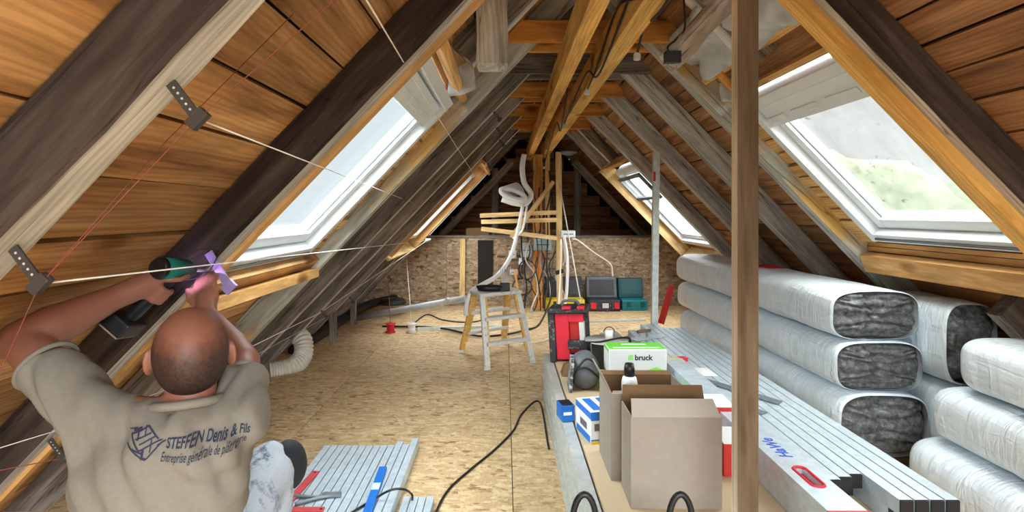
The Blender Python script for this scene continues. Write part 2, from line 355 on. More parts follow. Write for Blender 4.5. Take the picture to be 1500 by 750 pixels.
def rafter(s, Y, label, w=.08, t0=None, t1=None, mats=None, group='old rafters', jit=.004, h=RH):
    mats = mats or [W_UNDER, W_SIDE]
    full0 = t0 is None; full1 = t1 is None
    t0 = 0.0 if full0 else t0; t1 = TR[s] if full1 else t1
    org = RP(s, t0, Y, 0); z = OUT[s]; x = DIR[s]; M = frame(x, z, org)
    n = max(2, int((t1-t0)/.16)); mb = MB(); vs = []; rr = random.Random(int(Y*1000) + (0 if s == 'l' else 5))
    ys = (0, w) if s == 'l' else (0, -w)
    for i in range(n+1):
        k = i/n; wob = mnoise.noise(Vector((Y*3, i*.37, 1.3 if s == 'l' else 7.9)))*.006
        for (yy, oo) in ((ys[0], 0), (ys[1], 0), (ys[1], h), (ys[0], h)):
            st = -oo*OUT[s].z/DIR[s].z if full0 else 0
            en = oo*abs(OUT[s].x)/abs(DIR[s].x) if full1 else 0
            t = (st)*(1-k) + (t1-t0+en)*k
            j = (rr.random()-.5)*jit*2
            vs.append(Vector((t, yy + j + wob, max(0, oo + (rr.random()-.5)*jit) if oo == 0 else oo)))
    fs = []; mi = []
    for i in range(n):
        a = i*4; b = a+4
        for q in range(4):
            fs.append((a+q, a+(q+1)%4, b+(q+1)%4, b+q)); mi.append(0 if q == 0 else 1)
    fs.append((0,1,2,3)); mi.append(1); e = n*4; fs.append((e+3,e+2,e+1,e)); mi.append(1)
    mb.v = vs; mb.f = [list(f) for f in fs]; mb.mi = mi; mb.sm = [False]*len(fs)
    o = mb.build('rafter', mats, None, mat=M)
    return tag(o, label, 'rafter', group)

def timber(name, p0, p1, w, h, mats, label=None, cat=None, group=None, up=(0,0,1), jit=0.0, parent=None, n=1, taper=1.0, mi_under=None, kind=None):
    p0 = Vector(p0); p1 = Vector(p1); M = frame(p1-p0, up, p0); Ln = (p1-p0).length; mb = MB(); rr = random.Random(int(abs(p0.x*1000+p0.y*331+p1.z*77)))
    n = max(n, 1)
    for i in range(n+1):
        k = i/n; f = 1 + (taper-1)*k
        for (a, b) in ((-1,-1), (1,-1), (1,1), (-1,1)):
            mb.v.append(Vector((Ln*k, a*w/2*f + (rr.random()-.5)*2*jit, b*h/2*f + (rr.random()-.5)*2*jit)))
    for i in range(n):
        for q in range(4):
            a = i*4; b = a+4; mb.f.append([a+q, a+(q+1)%4, b+(q+1)%4, b+q]); mb.mi.append(mi_under if (q == 0 and mi_under is not None) else 0); mb.sm.append(False)
    mb.f.append([0,1,2,3]); mb.f.append([n*4+3, n*4+2, n*4+1, n*4]); mb.mi += [0,0]; mb.sm += [False,False]
    o = mb.build(name, mats, parent, mat=M)
    return tag(o, label, cat, group, kind)

# ------------------------------------------------------------------ floor
fl = empty('floor', (0,0,0), kind='structure'); 
mb = MB(); mb.box((-2.8,-1.6,-.06), (3.8,9.4,-.022), 0); mb.build('subfloor', M_UNDERLAY, fl)
xs = [-2.45,-1.23,.035,1.26,2.5,3.45]; 
for i in range(5):
    y = -1.6; k = 0
    while y < 7.7:
        ln = (1.35 if i % 2 else 2.45) if k == 0 else 2.5
        if i == 2 and k == 0: ln = 1.6+3.0
        y1 = min(y+ln, 7.72); mb = MB(); x0, x1 = xs[i]+.002, xs[i+1]-.002; cx, cy = (x0+x1)/2, (y+y1)/2
        hx, hy = (x1-x0)/2, (y1-y)/2-.002
        mb.box((-hy,-hx,-.022), (hy,hx,0)); mb.build('panel', M_OSB, fl, mat=Matrix.Translation((cx,cy,0)) @ Matrix.Rotation(math.pi/2, 4, 'Z'))
        y = y1; k += 1

# ------------------------------------------------------------------ roof slopes: backing sheet with the window holes, and the boards
WIN = {'l': [(1.86, 2.975, 1.42, 2.56), (5.58, 7.04, 1.30, 2.42)], 'r': [(1.98, 3.0, 1.53, 2.58), (5.64, 6.86, 1.22, 2.46)]}
def slope(s, wood_m):
    root = empty('ceiling_left' if s == 'l' else 'ceiling_right', (BX[s],0,0), kind='structure')
    T0, T1 = -.32, TR[s]+.16; Y0, Y1 = -1.6, 9.3; ys = sorted([Y0, Y1] + [w[0]-.02 for w in WIN[s]] + [w[1]+.02 for w in WIN[s]]); mb = MB()
    for a, b in zip(ys[:-1], ys[1:]):
        w = [q for q in WIN[s] if abs(q[0]-.02-a) < 1e-6]
        if w: rbox(mb, s, T0, w[0][2]-.02, a, b, RH+.03, RH+.05); rbox(mb, s, w[0][3]+.02, T1, a, b, RH+.03, RH+.05)
        else: rbox(mb, s, T0, T1, a, b, RH+.03, RH+.05)
    mb.build('roof_underlay', M_UNDERLAY, root)
    def board(t0, t1, y0, y1, o, rr, th=.022, wm=None):
        Ln = y1-y0; wd = t1-t0; M = frame((0,1,0), OUT[s], RP(s, (t0+t1)/2, (y0+y1)/2, o)); mb = MB(); sg = 1 if M.col[1][:3] and Vector(M.col[1][:3]).dot(DIR[s]) > 0 else -1
        a = [rr.uniform(-.004,.004) for _ in range(4)]; z = rr.uniform(0, .006)
        p = [(-Ln/2, -wd/2+a[0], z), (Ln/2, -wd/2+a[1], z), (Ln/2, wd/2+a[2], z), (-Ln/2, wd/2+a[3], z)]
        mb.hexa([Vector(q) for q in p] + [Vector((q[0], q[1], th)) for q in p]); return mb.build('board', wm or wood_m, root, mat=M)
    Yd = YL if s == 'l' else YR
    k = {a: Yd[a]+.04 for a in Yd}; k.setdefault(1, .91)
    bays = [(-1.6, k[1], .2 if s == 'l' else .15), (k[1], k[2], .19 if s == 'l' else .14), (k[2], k[3], .19), (k[3], k[5], .17), (k[5], k[6], .17), (k[6], k[8], .19), (k[8], 9.3, .2)]
    for bi, (y0, y1, bw) in enumerate(bays):
        rr = random.Random(bi*7 + (3 if s == 'l' else 50)); t = -.1 + rr.uniform(-.05, 0); 
        while t < TR[s]+.05:
            t1 = t + bw*rr.uniform(.85, 1.18); g = rr.uniform(.006, .013)
            ws = [w for w in WIN[s] if y0 < w[0] and w[1] < y1]
            if ws and t < ws[0][3]+.02 and t1 > ws[0][2]-.02:
                w = ws[0]
                if t < w[2]-.03:
                    board(t, w[2]-.03, y0, y1, RH, rr)
                tt = max(t, w[2]-.02); te = min(t1, w[3]+.02)
                m_ = 2
                for q in range(m_):
                    a = tt+(te-tt)*q/m_; b = tt+(te-tt)*(q+1)/m_-.012
                    if b-a < .02: continue
                    board(a, b, w[1]+.004+rr.uniform(0,.008), y1, RH-.05+rr.uniform(-.012,.006), rr, .05, W_NEW)
                    board(a, b, y0, w[0]-.004, RH-.01, rr)
                if t1 > w[3]+.03: board(w[3]+.03, t1-g, y0, y1, RH, rr)
            else: board(t, t1-g, y0, y1, RH + rr.uniform(0,.004), rr)
            t = t1
    return root
slope('l', W_BOARD); slope('r', W_BOARDR)

# ------------------------------------------------------------------ rafters
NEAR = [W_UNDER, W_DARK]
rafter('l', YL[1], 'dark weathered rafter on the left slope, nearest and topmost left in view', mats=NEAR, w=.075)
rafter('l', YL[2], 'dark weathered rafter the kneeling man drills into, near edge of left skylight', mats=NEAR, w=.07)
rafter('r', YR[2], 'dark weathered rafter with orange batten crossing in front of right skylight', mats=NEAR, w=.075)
rafter('l', YL[2.5], 'short rafter stub above the left skylight behind the hanging pale post', t0=2.70, group='trimmed rafters')
rafter('l', YL[2.5], 'short cripple rafter below the left skylight beside the man', t1=1.12, group='trimmed rafters', w=.06)
rafter('r', YR[2.5], 'short rafter stub above the right skylight by the old broken brace', t0=2.74, group='trimmed rafters')
rafter('r', YR[2.5], 'short grey cripple rafter below the right skylight ledge, above the wrapped insulation', t1=1.16, group='trimmed rafters')
for i in (3, 4, 5, 6, 8):
    e = {3: 'pale green and ochre stained rafter bordering the far side of the left skylight'}.get(i, '%s weathered grey rafter from the camera on the left slope' % ordw[i])
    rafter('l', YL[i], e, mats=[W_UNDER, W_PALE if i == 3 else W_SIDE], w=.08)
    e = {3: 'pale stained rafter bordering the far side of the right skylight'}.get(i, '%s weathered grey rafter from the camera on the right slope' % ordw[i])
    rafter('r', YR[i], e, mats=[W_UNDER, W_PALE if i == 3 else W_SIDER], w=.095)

for s_, Yd_, nm_ in (('l', YL, 'left'), ('r', YR, 'right')):
    rafter(s_, Yd_[7], 'short rafter stub above the far %s skylight' % nm_, t0=2.62, group='trimmed rafters', w=.085)
    rafter(s_, Yd_[7], 'short cripple rafter below the far %s skylight' % nm_, t1=1.04, group='trimmed rafters', w=.085)
def rstrip(name, s, t0, t1, y0, y1, o0, o1, mats, label, cat, group=None):
    c0 = RP(s, t0, (y0+y1)/2, (o0+o1)/2); c1 = RP(s, t1, (y0+y1)/2, (o0+o1)/2)
    return timber(name, c0, c1, y1-y0, o1-o0, mats, label, cat, group, up=OUT[s])
rstrip('batten', 'l', .45, 3.3, 1.772, 1.815, -.014, .10, W_NEW, 'fresh orange batten along the near edge of the left skylight', 'batten')
rstrip('batten', 'r', 1.1, 3.3, 1.885, 1.955, -.045, -.001, W_BEAM, 'fresh orange batten under the dark rafter in front of right skylight', 'batten')

# collar ties, old and new, in pairs on both faces of the rafters
def collar(Y, x0, x1, m, label, cat='collar tie', z0=2.265, h=.12, group='collar ties', th=.032):
    timber('collar_tie', (x0, Y, z0+h/2), (x1, Y, z0+h/2), th, h, m, label, cat, group)
collar(2.33, -.03, 1.0, W_COLLAR, 'orange collar tie at the very top, above the skylights')
for i, nm in ((3, 'widest one fully seen near the top'), (5, 'just beyond the old grey collar tie'), (6, 'fourth of the row going back'), (7, 'farthest and smallest of the orange row')):
    collar((YL[i]+YR[i])/2-.045, -.02, .98, W_COLLAR, 'orange collar tie, ' + nm)
    collar(max(YL[i],YR[i])+.125, .06, .93, W_COLLAR, 'second orange board behind the collar tie, ' + nm)
collar(YL[4]-.04, -.02, 1.0, [W_SIDE, W_OLDPALE], 'old grey collar tie with a white lower edge', h=.14)
collar(YL[4]+.13, .04, .94, [W_SIDE, W_OLDPALE], 'old grey board behind the white-edged collar tie', h=.06)
collar(YL[8]-.03, .0, 1.0, [W_SIDE, W_OLDPALE], 'old grey collar tie at the far end, above the electrical post', h=.10)

# two long beams under the collars
timber('ridge_beam', (.3575, -1.2, 2.182), (.3575, 8.25, 2.182), .075, .163, W_BEAM, 'long yellow timber beam under the ridge, the left of two', 'beam', 'two yellow beams')
timber('ridge_beam', (.565, -1.2, 2.182), (.565, 7.9, 2.182), .09, .163, W_BEAM, 'long yellow timber beam with dangling wires, the right of two', 'beam', 'two yellow beams')

# old cut post and broken brace
timber('cut_post', (-.055, 2.26, 1.905), (-.07, 2.26, 2.62), .125, .13, W_OLDPALE, 'rough pale sawn-off old post hanging beside the left skylight', 'post', jit=.008, n=6, up=(0,1,0), taper=1.12)
br = timber('broken_brace', at(978,92,2.02), at(1128,-62,2.02), .10, .085, W_OLDPALE, 'rough pale broken brace hanging near the ridge, left of the front post', 'brace', jit=.007, n=7, up=(-1,0,1))
mb = MB(); mb.cbox(at(985,84,1.965), (.055,.03,.04)); mb.tube(spline([at(985,88,1.96), at(978,70,1.95), at(990,58,1.97), at(1003,40,1.97), at(1000,-20,1.97)], 6), .004, 6); o = mb.build('lamp_socket', M_BLACK); origin_to(o, at(985,84,1.965)); tag(o, 'black lamp socket hanging on wires at the broken brace', 'socket')

# front right post and the far posts
mb = MB(); mb.box((.684,1.598,0), (.746,1.64,2.36)); po = mb.build('post', [W_POST, W_POSTLIT])
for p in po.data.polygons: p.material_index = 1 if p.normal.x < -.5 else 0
po.data.transform(Matrix.Translation((-.715,-1.62,0))); po.data.transform(Matrix.Rotation(math.pi/2, 4, 'Y')); po.rotation_euler = (0,-math.pi/2,0); po.location = (.715,1.62,0)
tag(po, 'brown square wooden post in front of the wrapped insulation', 'post')
timber('post', (.445,7.42,0), (.445,7.42,2.10), .13, .05, W_COLLAR, 'orange timber post at the far end carrying the beams', 'post', up=(0,1,0))
timber('post', (.575,7.38,1.0), (.575,7.38,2.10), .06, .05, W_NEW, 'narrow orange timber fixed beside the far orange post', 'post', up=(0,1,0))
timber('post', (.715,7.12,0), (.70,7.12,2.10), .075, .06, W_LIGHT, 'pale slim wooden post standing before the electrical wires', 'post', up=(0,1,0))
timber('gable_stud', (-.16,8.5,.6), (-.16,8.5,2.0), .10, .08, W_SIDE, 'grey upright stud behind the low wall, left of the orange post', 'stud', up=(0,1,0))
timber('gable_stud', (1.13,8.5,.6), (1.13,8.5,2.1), .10, .08, W_SIDE, 'grey upright stud behind the low wall, right of the orange post', 'stud', up=(0,1,0))
# gable struts, slanted timbers at the far right and left
timber('gable_brace', (1.0,7.9,2.05), (2.25,7.9,.7), .10, .09, W_SIDE, 'old slanted brace behind the low wall at far right', 'brace', up=(0,1,0), jit=.004, n=4)
timber('gable_brace', (.1,8.0,2.05), (-1.15,8.0,.75), .10, .09, W_SIDE, 'old slanted brace behind the low wall at far left', 'brace', up=(0,1,0), jit=.004, n=4)
# short struts at the feet of the far left rafters
for (u, v0_, v1_, Y, lb) in ((487, 462, 497, 5.44, 'short upright strut under the sixth left rafter'), (517, 447, 480, 6.32, 'short upright strut under the cripple rafter of the far left skylight')):
    p = at(u, v0_, Y); timber('strut', (p.x,Y+.02,0), (p.x,Y+.02,p.z+.1), .06, .05, W_SIDE, lb, 'strut', up=(0,1,0))

# ------------------------------------------------------------------ low back wall and gable
wb = empty('wall_back', (0,7.6,0), kind='structure')
def lx(z): return (z-2.10)/1.045-.1
def rx(z): return (3.14-z)/1.03+.1
cuts = [-9,-.82,.43,1.68,9]
for i in range(4):
    a, b = cuts[i], cuts[i+1]; zt = .95
    bl, tl = max(a, lx(0)), max(a, lx(zt)); brr, tr = min(b, rx(0)), min(b, rx(zt))
    c = Vector(((bl+brr)/2, 7.6, 0)); M = frame((0,0,1), (0,-1,0), c); mb = MB()
    mb.extrude([(bl+.002,7.6,0), (brr-.002,7.6,0), (tr-.002,7.6,zt), (tl+.002,7.6,zt)], (0,0,0), (0,.02,0)); inv = M.inverted(); mb.v = [inv @ p for p in mb.v]
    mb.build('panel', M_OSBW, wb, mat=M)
timber('wall_plate', (lx(.97),7.64,.97), (rx(.97),7.64,.97), .12, .035, W_SIDE, parent=wb)
timber('batten', at(678,350,7.55), at(677,438,7.55), .07, .03, W_LIGHT, 'pale upright batten on the low back wall, left of the stepladder', 'batten', up=(0,-1,0))
mb = MB(); p = at(700,352,7.58); q = at(722,432,7.58); mb.box((p.x,7.575,q.z), (q.x,7.59,p.z)); o = mb.build('wall_patch', M_PATCH); origin_to(o, ((p.x+q.x)/2,7.58,q.z)); tag(o, 'black felt on the low back wall behind the ladder', 'patch')  # thin dark sheet added where the wall has a dark patch
wg = empty('wall_gable', (0,9.2,0), kind='structure'); z = .0; rr = random.Random(5)
mb = MB(); mb.extrude([(-2.15,9.26,0), (3.2,9.26,0), (.52,9.26,2.80), (.48,9.26,2.80)], (0,0,0), (0,.02,0)); mb.build('backing', M_UNDERLAY, wg)
while z < 2.75:
    z1 = z + rr.uniform(.16,.22); timber('board', (min(lx(z1),.4),9.22,(z+z1)/2), (max(rx(z1),.6),9.22,(z+z1)/2), .022, z1-z-.008, W_BOARDR, parent=wg); z = z1
o = MB().box(at(683,334,7.63)-Vector((0,.0,.0)), at(716,349,7.63)+Vector((0,.12,0))).build('cardboard_box', M_CARDIN); tag(o, 'flat brown cardboard box lying on top of the low back wall', 'box')

# ------------------------------------------------------------------ roof windows
def roof_window(n, s, win, pane_m, big=True):
    Y0, Y1, T0, T1 = win; root = empty('window_%d' % n, RP(s, T0, (Y0+Y1)/2, RH), kind='structure')
    fw = .055; g = .004
    def bx(name, t0, t1, y0, y1, o0, o1, m=M_WHITE, par=root):
        mb = MB(); rbox(mb, s, t0, t1, y0, y1, o0, o1); o = mb.build(name, m, par); bv = o.modifiers.new('b', 'BEVEL'); bv.width = .004; bv.segments = 2; return o
    o0, o1 = RH-.06, RH+.075
    bx('frame_jamb', T0, T1, Y0, Y0+fw, o0, o1); bx('frame_jamb', T0, T1, Y1-fw, Y1, o0, o1)
    bx('frame_sill', T0, T0+fw, Y0+fw, Y1-fw, o0, o1); bx('frame_head', T1-fw, T1, Y0+fw, Y1-fw, o0-.012, o1)
    a = fw+g; sw = .062; p0, p1 = RH-.01, RH+.06
    bx('sash_stile', T0+a, T1-a, Y0+a, Y0+a+sw, p0, p1); bx('sash_stile', T0+a, T1-a, Y1-a-sw, Y1-a, p0, p1)
    bx('sash_rail', T0+a, T0+a+sw, Y0+a+sw, Y1-a-sw, p0, p1); bx('sash_rail', T1-a-sw, T1-a, Y0+a+sw, Y1-a-sw, p0, p1)
    if big:
        cv = bx('vent_bar', T1-a-sw-.085, T1-a-.008, Y0+a+.01, Y1-a-.01, p0-.028, p0-.002)
        for k in range(3):
            yy = Y0+a+.14+k*.29; bx('slot_cover', T1-a-sw-.055, T1-a-sw-.02, yy, yy+.22, p0-.034, p0-.028, par=cv)
        mb = MB(); rbox(mb, s, T0+.02, T0+.03, Y0+fw, Y1-fw, o0-.008, o0); mb.build('sill_seal', M_GREY, root)
        mb = MB()
        for yy in (Y0+a+sw, Y1-a-sw-.008): rbox(mb, s, T0+a+sw, T1-a-sw, yy, yy+.008, RH+.008, RH+.016)
        mb.build('glazing_bead', M_GREY, root)
    mb = MB(); rbox(mb, s, T0+a+sw-.008, T1-a-sw+.008, Y0+a+sw-.008, Y1-a-sw+.008, RH+.028, RH+.034); mb.build('pane', pane_m, root)
    return root
roof_window(1, 'l', WIN['l'][0], M_PANEL); roof_window(2, 'r', WIN['r'][0], M_PANER)
roof_window(3, 'r', WIN['r'][1], M_PANEF, False); roof_window(4, 'l', WIN['l'][1], M_PANEF, False)

# timber ledges and trimmers under and over the windows
def ledge(s, t, y0, y1, o0, o1, th, m, label, cat='ledge', group='ledge boards'):
    a = RP(s, t, y0, (o0+o1)/2); b = RP(s, t, y1, (o0+o1)/2); return timber('ledge_board', a, b, th, o1-o0, m, label, cat, group, up=OUT[s])
timber('ledge_board', (-1.145,1.78,.962), (-1.145,3.09,.962), .17, .048, W_NEW, 'broad fresh timber ledge below the left skylight, touched by the raised hand', 'ledge', 'ledge boards')
ledge('l', 1.375, 1.78, 3.09, .03, .12, .07, W_BOARD, 'brown trimmer board directly under the left skylight sill')
timber('ledge_board', (2.085,1.95,1.02), (2.085,3.125,1.02), .06, .10, W_NEW, 'broad fresh timber ledge under the right skylight above the wrapped packs', 'ledge', 'ledge boards', up=(-.35,0,1))
timber('ledge_board', (2.125,1.95,1.108), (2.125,3.125,1.108), .07, .05, W_NEW, 'orange trimmer board just above the broad ledge, under right skylight', 'ledge', 'ledge boards')
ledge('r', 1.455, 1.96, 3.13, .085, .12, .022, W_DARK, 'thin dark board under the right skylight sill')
ledge('r', 2.64, 1.93, 3.13, .06, .11, .03, W_NEW, 'lath across the top of the right skylight, lower one', 'lath', 'laths over right skylight')
ledge('r', 2.80, 1.93, 3.13, .06, .11, .04, W_NEW, 'lath across the top of the right skylight, upper one', 'lath', 'laths over right skylight')
rstrip('lath', 'r', 2.60, 2.92, 2.86, 2.895, .03, .06, W_COLLAR, 'short brown upright lath over the right skylight', 'lath')
ledge('l', 2.63, 1.80, 3.09, .05, .11, .04, W_NEW, 'lath across the top of the left skylight', 'lath')
# linings of the far skylights
for s, Yd, lab in (('r', YR, 'far right'), ('l', YL, 'far left')):
    w_ = WIN[s][1]
    y0, y1 = (Yd[6]+.10, Yd[8])
    rstrip('reveal_board', s, w_[2]-.12, w_[3]+.12, y1-.026, y1-.001, -.05 if s == 'r' else -.02, .12, W_LIGHT if s == 'r' else W_NEW, 'pale timber lining on the far side of the %s skylight' % lab, 'lining')
    if s == 'l': rstrip('reveal_board', s, w_[2]-.10, w_[3]+.12, y0-.0, y0+.05, -.03, .12, W_NEW, 'fresh timber batten on the near side of the far left skylight', 'lining')
    ledge(s, w_[2]-.14, y0+.01, y1-.03, -.03, .12, .03, W_LIGHT, 'pale timber ledge below the %s skylight' % lab)
    ledge(s, w_[3]+.13, y0+.01, y1-.03, -.06, .12, .03, W_NEW, 'fresh timber header above the %s skylight' % lab)
mb = MB()
for t0, t1, yy0, yy1 in ((2.02,2.06,5.72,6.70), (2.34,2.38,5.72,6.70), (2.06,2.34,5.72,5.76), (2.06,2.34,6.66,6.70)): rbox(mb, 'r', t0, t1, yy0, yy1, -.0, .03)
o = mb.build('roller_blind_frame', M_STEELD); origin_to(o, RP('r', 2.02, 5.9, 0)); tag(o, 'grey hinged frame hanging at the top of the far right skylight', 'frame')

# loose cloth and foil over the skylights
def crumple(name, pts, m, label, cat, th=.006, amp=.02, n=10, seed=1):
    a, b, c, d = [Vector(p) for p in pts]; mb = MB(); rr = random.Random(seed); nor = (b-a).cross(d-a).normalized()
    for layer in (0, 1):
        for i in range(n+1):
            for j in range(n+1):
                u, v = i/n, j/n; p = a*(1-u)*(1-v) + b*u*(1-v) + c*u*v + d*(1-u)*v
                p = p + nor*(mnoise.noise(p*9+Vector((seed,0,0)))*amp*2 + mnoise.noise(p*24)*amp*.7 + layer*th) + Vector((mnoise.noise(p*13), 0, mnoise.noise(p*11)))*amp*.5; mb.v.append(p)
    q = (n+1)*(n+1)
    for i in range(n):
        for j in range(n):
            k = i*(n+1)+j
            mb.f.append([k, k+1, k+n+2, k+n+1]); mb.f.append([q+k, q+k+n+1, q+k+n+2, q+k+1]); mb.mi += [0,0]; mb.sm += [True,True]
    rim = [i*(n+1) for i in range(n+1)] + [n*(n+1)+j for j in range(1,n+1)] + [i*(n+1)+n for i in range(n-1,-1,-1)] + [j for j in range(n-1,0,-1)]
    for k in range(len(rim)):
        e, f = rim[k], rim[(k+1) % len(rim)]; mb.f.append([e, f, f+q, e+q]); mb.mi.append(0); mb.sm.append(False)
    o = mb.build(name, m); origin_to(o, sum((Vector(p) for p in pts), Vector())/4); return tag(o, label, cat)
crumple('foil_sheet', [at(662,70,2.75), at(690,45,2.75), at(697,132,2.8), at(655,142,2.8)], M_FOIL, 'crumpled grey foil dangling over the left skylight beside the cut post', 'foil', amp=.03)
crumple('red_foil', [at(655,85,2.85), at(672,70,2.85), at(662,130,2.9), at(640,135,2.9)], M_RED, 'scrap of red membrane behind the crumpled grey foil', 'foil', amp=.012, seed=4)
crumple('cloth_sheet', [RP('r',2.80,1.97,.02), RP('r',2.80,3.0,.03), RP('r',3.12,3.0,.02), RP('r',3.12,1.97,.02)], M_FOIL, 'pale cloth bunched above the right skylight near the front post', 'cloth', amp=.035, seed=9)
crumple('foil_scrap', [at(1052,122,2.95), at(1085,110,2.95), at(1085,150,2.95), at(1056,150,2.95)], M_FOIL, 'white scrap of foil tucked on the right slope left of the front post', 'foil', amp=.02, seed=13, n=7)

# outdoors behind the misted glass
for x, y, z, r, lb in ((17, 30, -1.5, 7.5, 'blurred pale green tree seen through the misted right skylight, left one'), (34, 32, -1.2, 8.5, 'blurred pale green tree seen through the misted right skylight, right one')):
    mb = MB(); mb.ell((x,y,z), (r,r,r*.8), n=28, m=16)
    mb.v = [p + (p-Vector((x,y,z))).normalized()*mnoise.noise(p*.6)*1.6 for p in mb.v]
    root = empty('tree', (x,y,-6), lb, 'tree', 'trees outside'); mb.build('crown', M_LEAF, root); MB().cyl((x,y,-6), (x,y,1), .35).build('trunk', W_SIDE, root)

# ------------------------------------------------------------------ text
def text_mesh(s, size, bold=0.0, shear=0.0, extrude=0.0004):
    c = bpy.data.curves.new('t', 'FONT'); c.body = s; c.size = size; c.offset = bold; c.shear = shear; c.extrude = extrude; c.resolution_u = 3
    o = bpy.data.objects.new('t', c); COL.objects.link(o); bpy.context.view_layer.update()
    me = bpy.data.meshes.new_from_object(o); bpy.data.objects.remove(o); bpy.data.curves.remove(c); return me
def lettering(s, size, org, xd, yd, m, parent, name='lettering', bold=0.0, shear=0.0, center=False):
    me = text_mesh(s, size, bold, shear); me.materials.clear(); me.materials.append(m); x = Vector(xd).normalized(); z = x.cross(Vector(yd)).normalized()
    if center:
        xs = [v.co.x for v in me.vertices]; me.transform(Matrix.Translation((-(min(xs)+max(xs))/2, 0, 0)))
    o = bpy.data.objects.new(name, me); COL.objects.link(o); o.parent = parent; o.matrix_local = parent_matrix(parent).inverted() @ frame(x, z, org); return o
def bevel(o, w=.004, seg=2):
    b = o.modifiers.new('bevel', 'BEVEL'); b.width = w; b.segments = seg; b.limit_method = 'ANGLE'; return o
def copy_obj(o, parent=None):
    c = o.copy(); COL.objects.link(c); c.parent = parent; return c

ORD = ['first','second','third','fourth','fifth','sixth','seventh','eighth','ninth','tenth','eleventh','twelfth','thirteenth','fourteenth']
# ------------------------------------------------------------------ steel studs
def stud_mesh(wd, ht, Ln, m):
    t = .0016; g = .0025; a = wd/2
    pr = [(-a,0), (-a,ht), (a,ht), (a,0), (a-.009,0), (a-.009,t), (a-t,t), (a-t,ht-t-g), (-a+t,ht-t-g), (-a+t,t), (-a+.009,t), (-a+.009,0)]
    n = len(pr); mb = MB()
    for k in (0, 1):
        for (y, z) in pr: mb.v.append(Vector((k*Ln, y, z)))
    for i in range(n): mb.f.append([i, (i+1)%n, n+(i+1)%n, n+i]); mb.mi.append(0); mb.sm.append(False)
    o = mb.build('metal_stud', m); me = o.data; bpy.data.objects.remove(o); return me
def stud(me, x, y0, z, label, group, ang=0.0, dy=0.0):
    o = bpy.data.objects.new('metal_stud', me); COL.objects.link(o); o.location = (x, y0, z); o.rotation_euler = (0, 0, math.pi/2 + ang); return tag(o, label, 'stud', group)
sm = stud_mesh(.0335, .058, 1.75, M_STEEL)
for i in range(13):
    dy = 0.0 if i < 10 else (.06 if i == 10 else (.02 if i == 11 else .10))
    stud(sm, -.948+i*.0378, 1.15+dy+R.uniform(-.008,.008), 0, '%s steel stud from the left in the wide floor bundle right of the man' % ORD[i], 'studs in the wide floor bundle')
sm2 = stud_mesh(.0305, .03, 1.3, M_STEEL)
for i in range(4): stud(sm2, -.438+i*.0345, 1.13+R.uniform(-.004,.004), 0, '%s low steel stud from the left in the narrow bundle on the floor' % ORD[i], 'studs in the narrow floor bundle')

# slab of boards used as a workbench, studs stacked along its left side
bn = empty('board_stack', (.9,2.78,0), 'low stack of kraft coloured boards serving as a work surface', 'boards')
for k in range(6):
    j = .006*((k*5) % 3-1); mb = MB(); mb.box((.335+j,1.70+j,.045*k+.03), (1.52+j,3.86+j,.045*k+.073)); bevel(mb.build('sheet', M_KRAFT, bn), .002, 1)
mb = MB(); mb.box((.34,1.75,0), (1.5,1.85,.03)); mb.box((.34,3.6,0), (1.5,3.7,.03)); mb.build('bearer', W_SIDE, bn)
sm3 = stud_mesh(.05, .042, 2.2, M_STEELW)
for k in range(6):
    stud(sm3, .293+(.007 if k % 2 else -.003), 1.66+.01*(k % 3), .0505*k, 'white galvanised stud beside the board stack, %s from the floor' % ORD[k], 'studs beside the board stack')
sm4 = stud_mesh(.042, .05, 2.55, M_STEEL)
for k in range(2):
    for i in range(10):
        y0 = 1.70 if i > 5 else (1.83 + .02*(i % 3) if i > 2 else 1.62)
        if k == 0: y0 += .05
        so_ = stud(sm4, .965+i*.0485, y0, .301+.0505*k, '%s steel stud from the left, %s layer of the long bundle beside wrapped packs' % (ORD[i], 'lower' if k == 0 else 'upper'), 'studs in the long bundle')
        if i > 2: MB().box((.965+i*.0485-.0205, y0-.004, .3025+.0505*k), (.965+i*.0485+.0205, y0+.012, .3485+.0505*k)).build('end_shade', M_BLACK, so_)  # black block painting the shade inside the stud's hollow end
sm5 = stud_mesh(.046, .045, 1.3, M_STEEL)
for i in range(3): stud(sm5, .80+i*.053, 3.02+.03*i, .301, '%s short steel stud from the left, lying beyond the green carton' % ORD[i], 'short studs beyond the green box', .02)

# spirit level
lv = empty('spirit_level', (1.0,1.6,.403), 'wide aluminium straightedge with red grip hole lying on the steel studs', 'level')
mb = MB(); Ln = 1.75; a, b = .942, 1.058; y0, y1 = 1.585, 3.25; h0, h1 = .403, .430
gx0, gx1, gy0, gy1 = .982, 1.018, 1.72, 1.86
mb.box((a,y0,h0), (gx0,y1,h1)); mb.box((gx1,y0,h0), (b,y1,h1)); mb.box((gx0,y0,h0), (gx1,gy0,h1)); mb.box((gx0,gy1,h0), (gx1,y1,h1)); mb.build('body', M_STEEL, lv)
mb = MB(); mb.tube([Vector((1.0+.022*c, (gy0+gy1)/2+yy+.02*sn, h1)) for c, sn, yy in [(math.cos(t), math.sin(t), (.05 if math.sin(t) >= 0 else -.05)) for t in [2*math.pi*i/24 for i in range(24)]]], .005, 6, closed=True); mb.build('grip_ring', M_RED, lv)
mb = MB(); mb.box((gx0-.002,gy0-.002,h0+.001), (gx1+.002,gy1+.002,h0+.004)); mb.build('grip_hollow', M_RED, lv)
mb = MB(); mb.box((a-.002,y0-.006,h0-.001), (b+.002,y0,h1+.001)); mb.build('end_cap', M_REDD, lv)
lettering('HaWe', .062, (1.025,1.93,h1+.0006), (0,1,0), (-1,0,0), M_INKB, lv, bold=.0012, shear=.15)

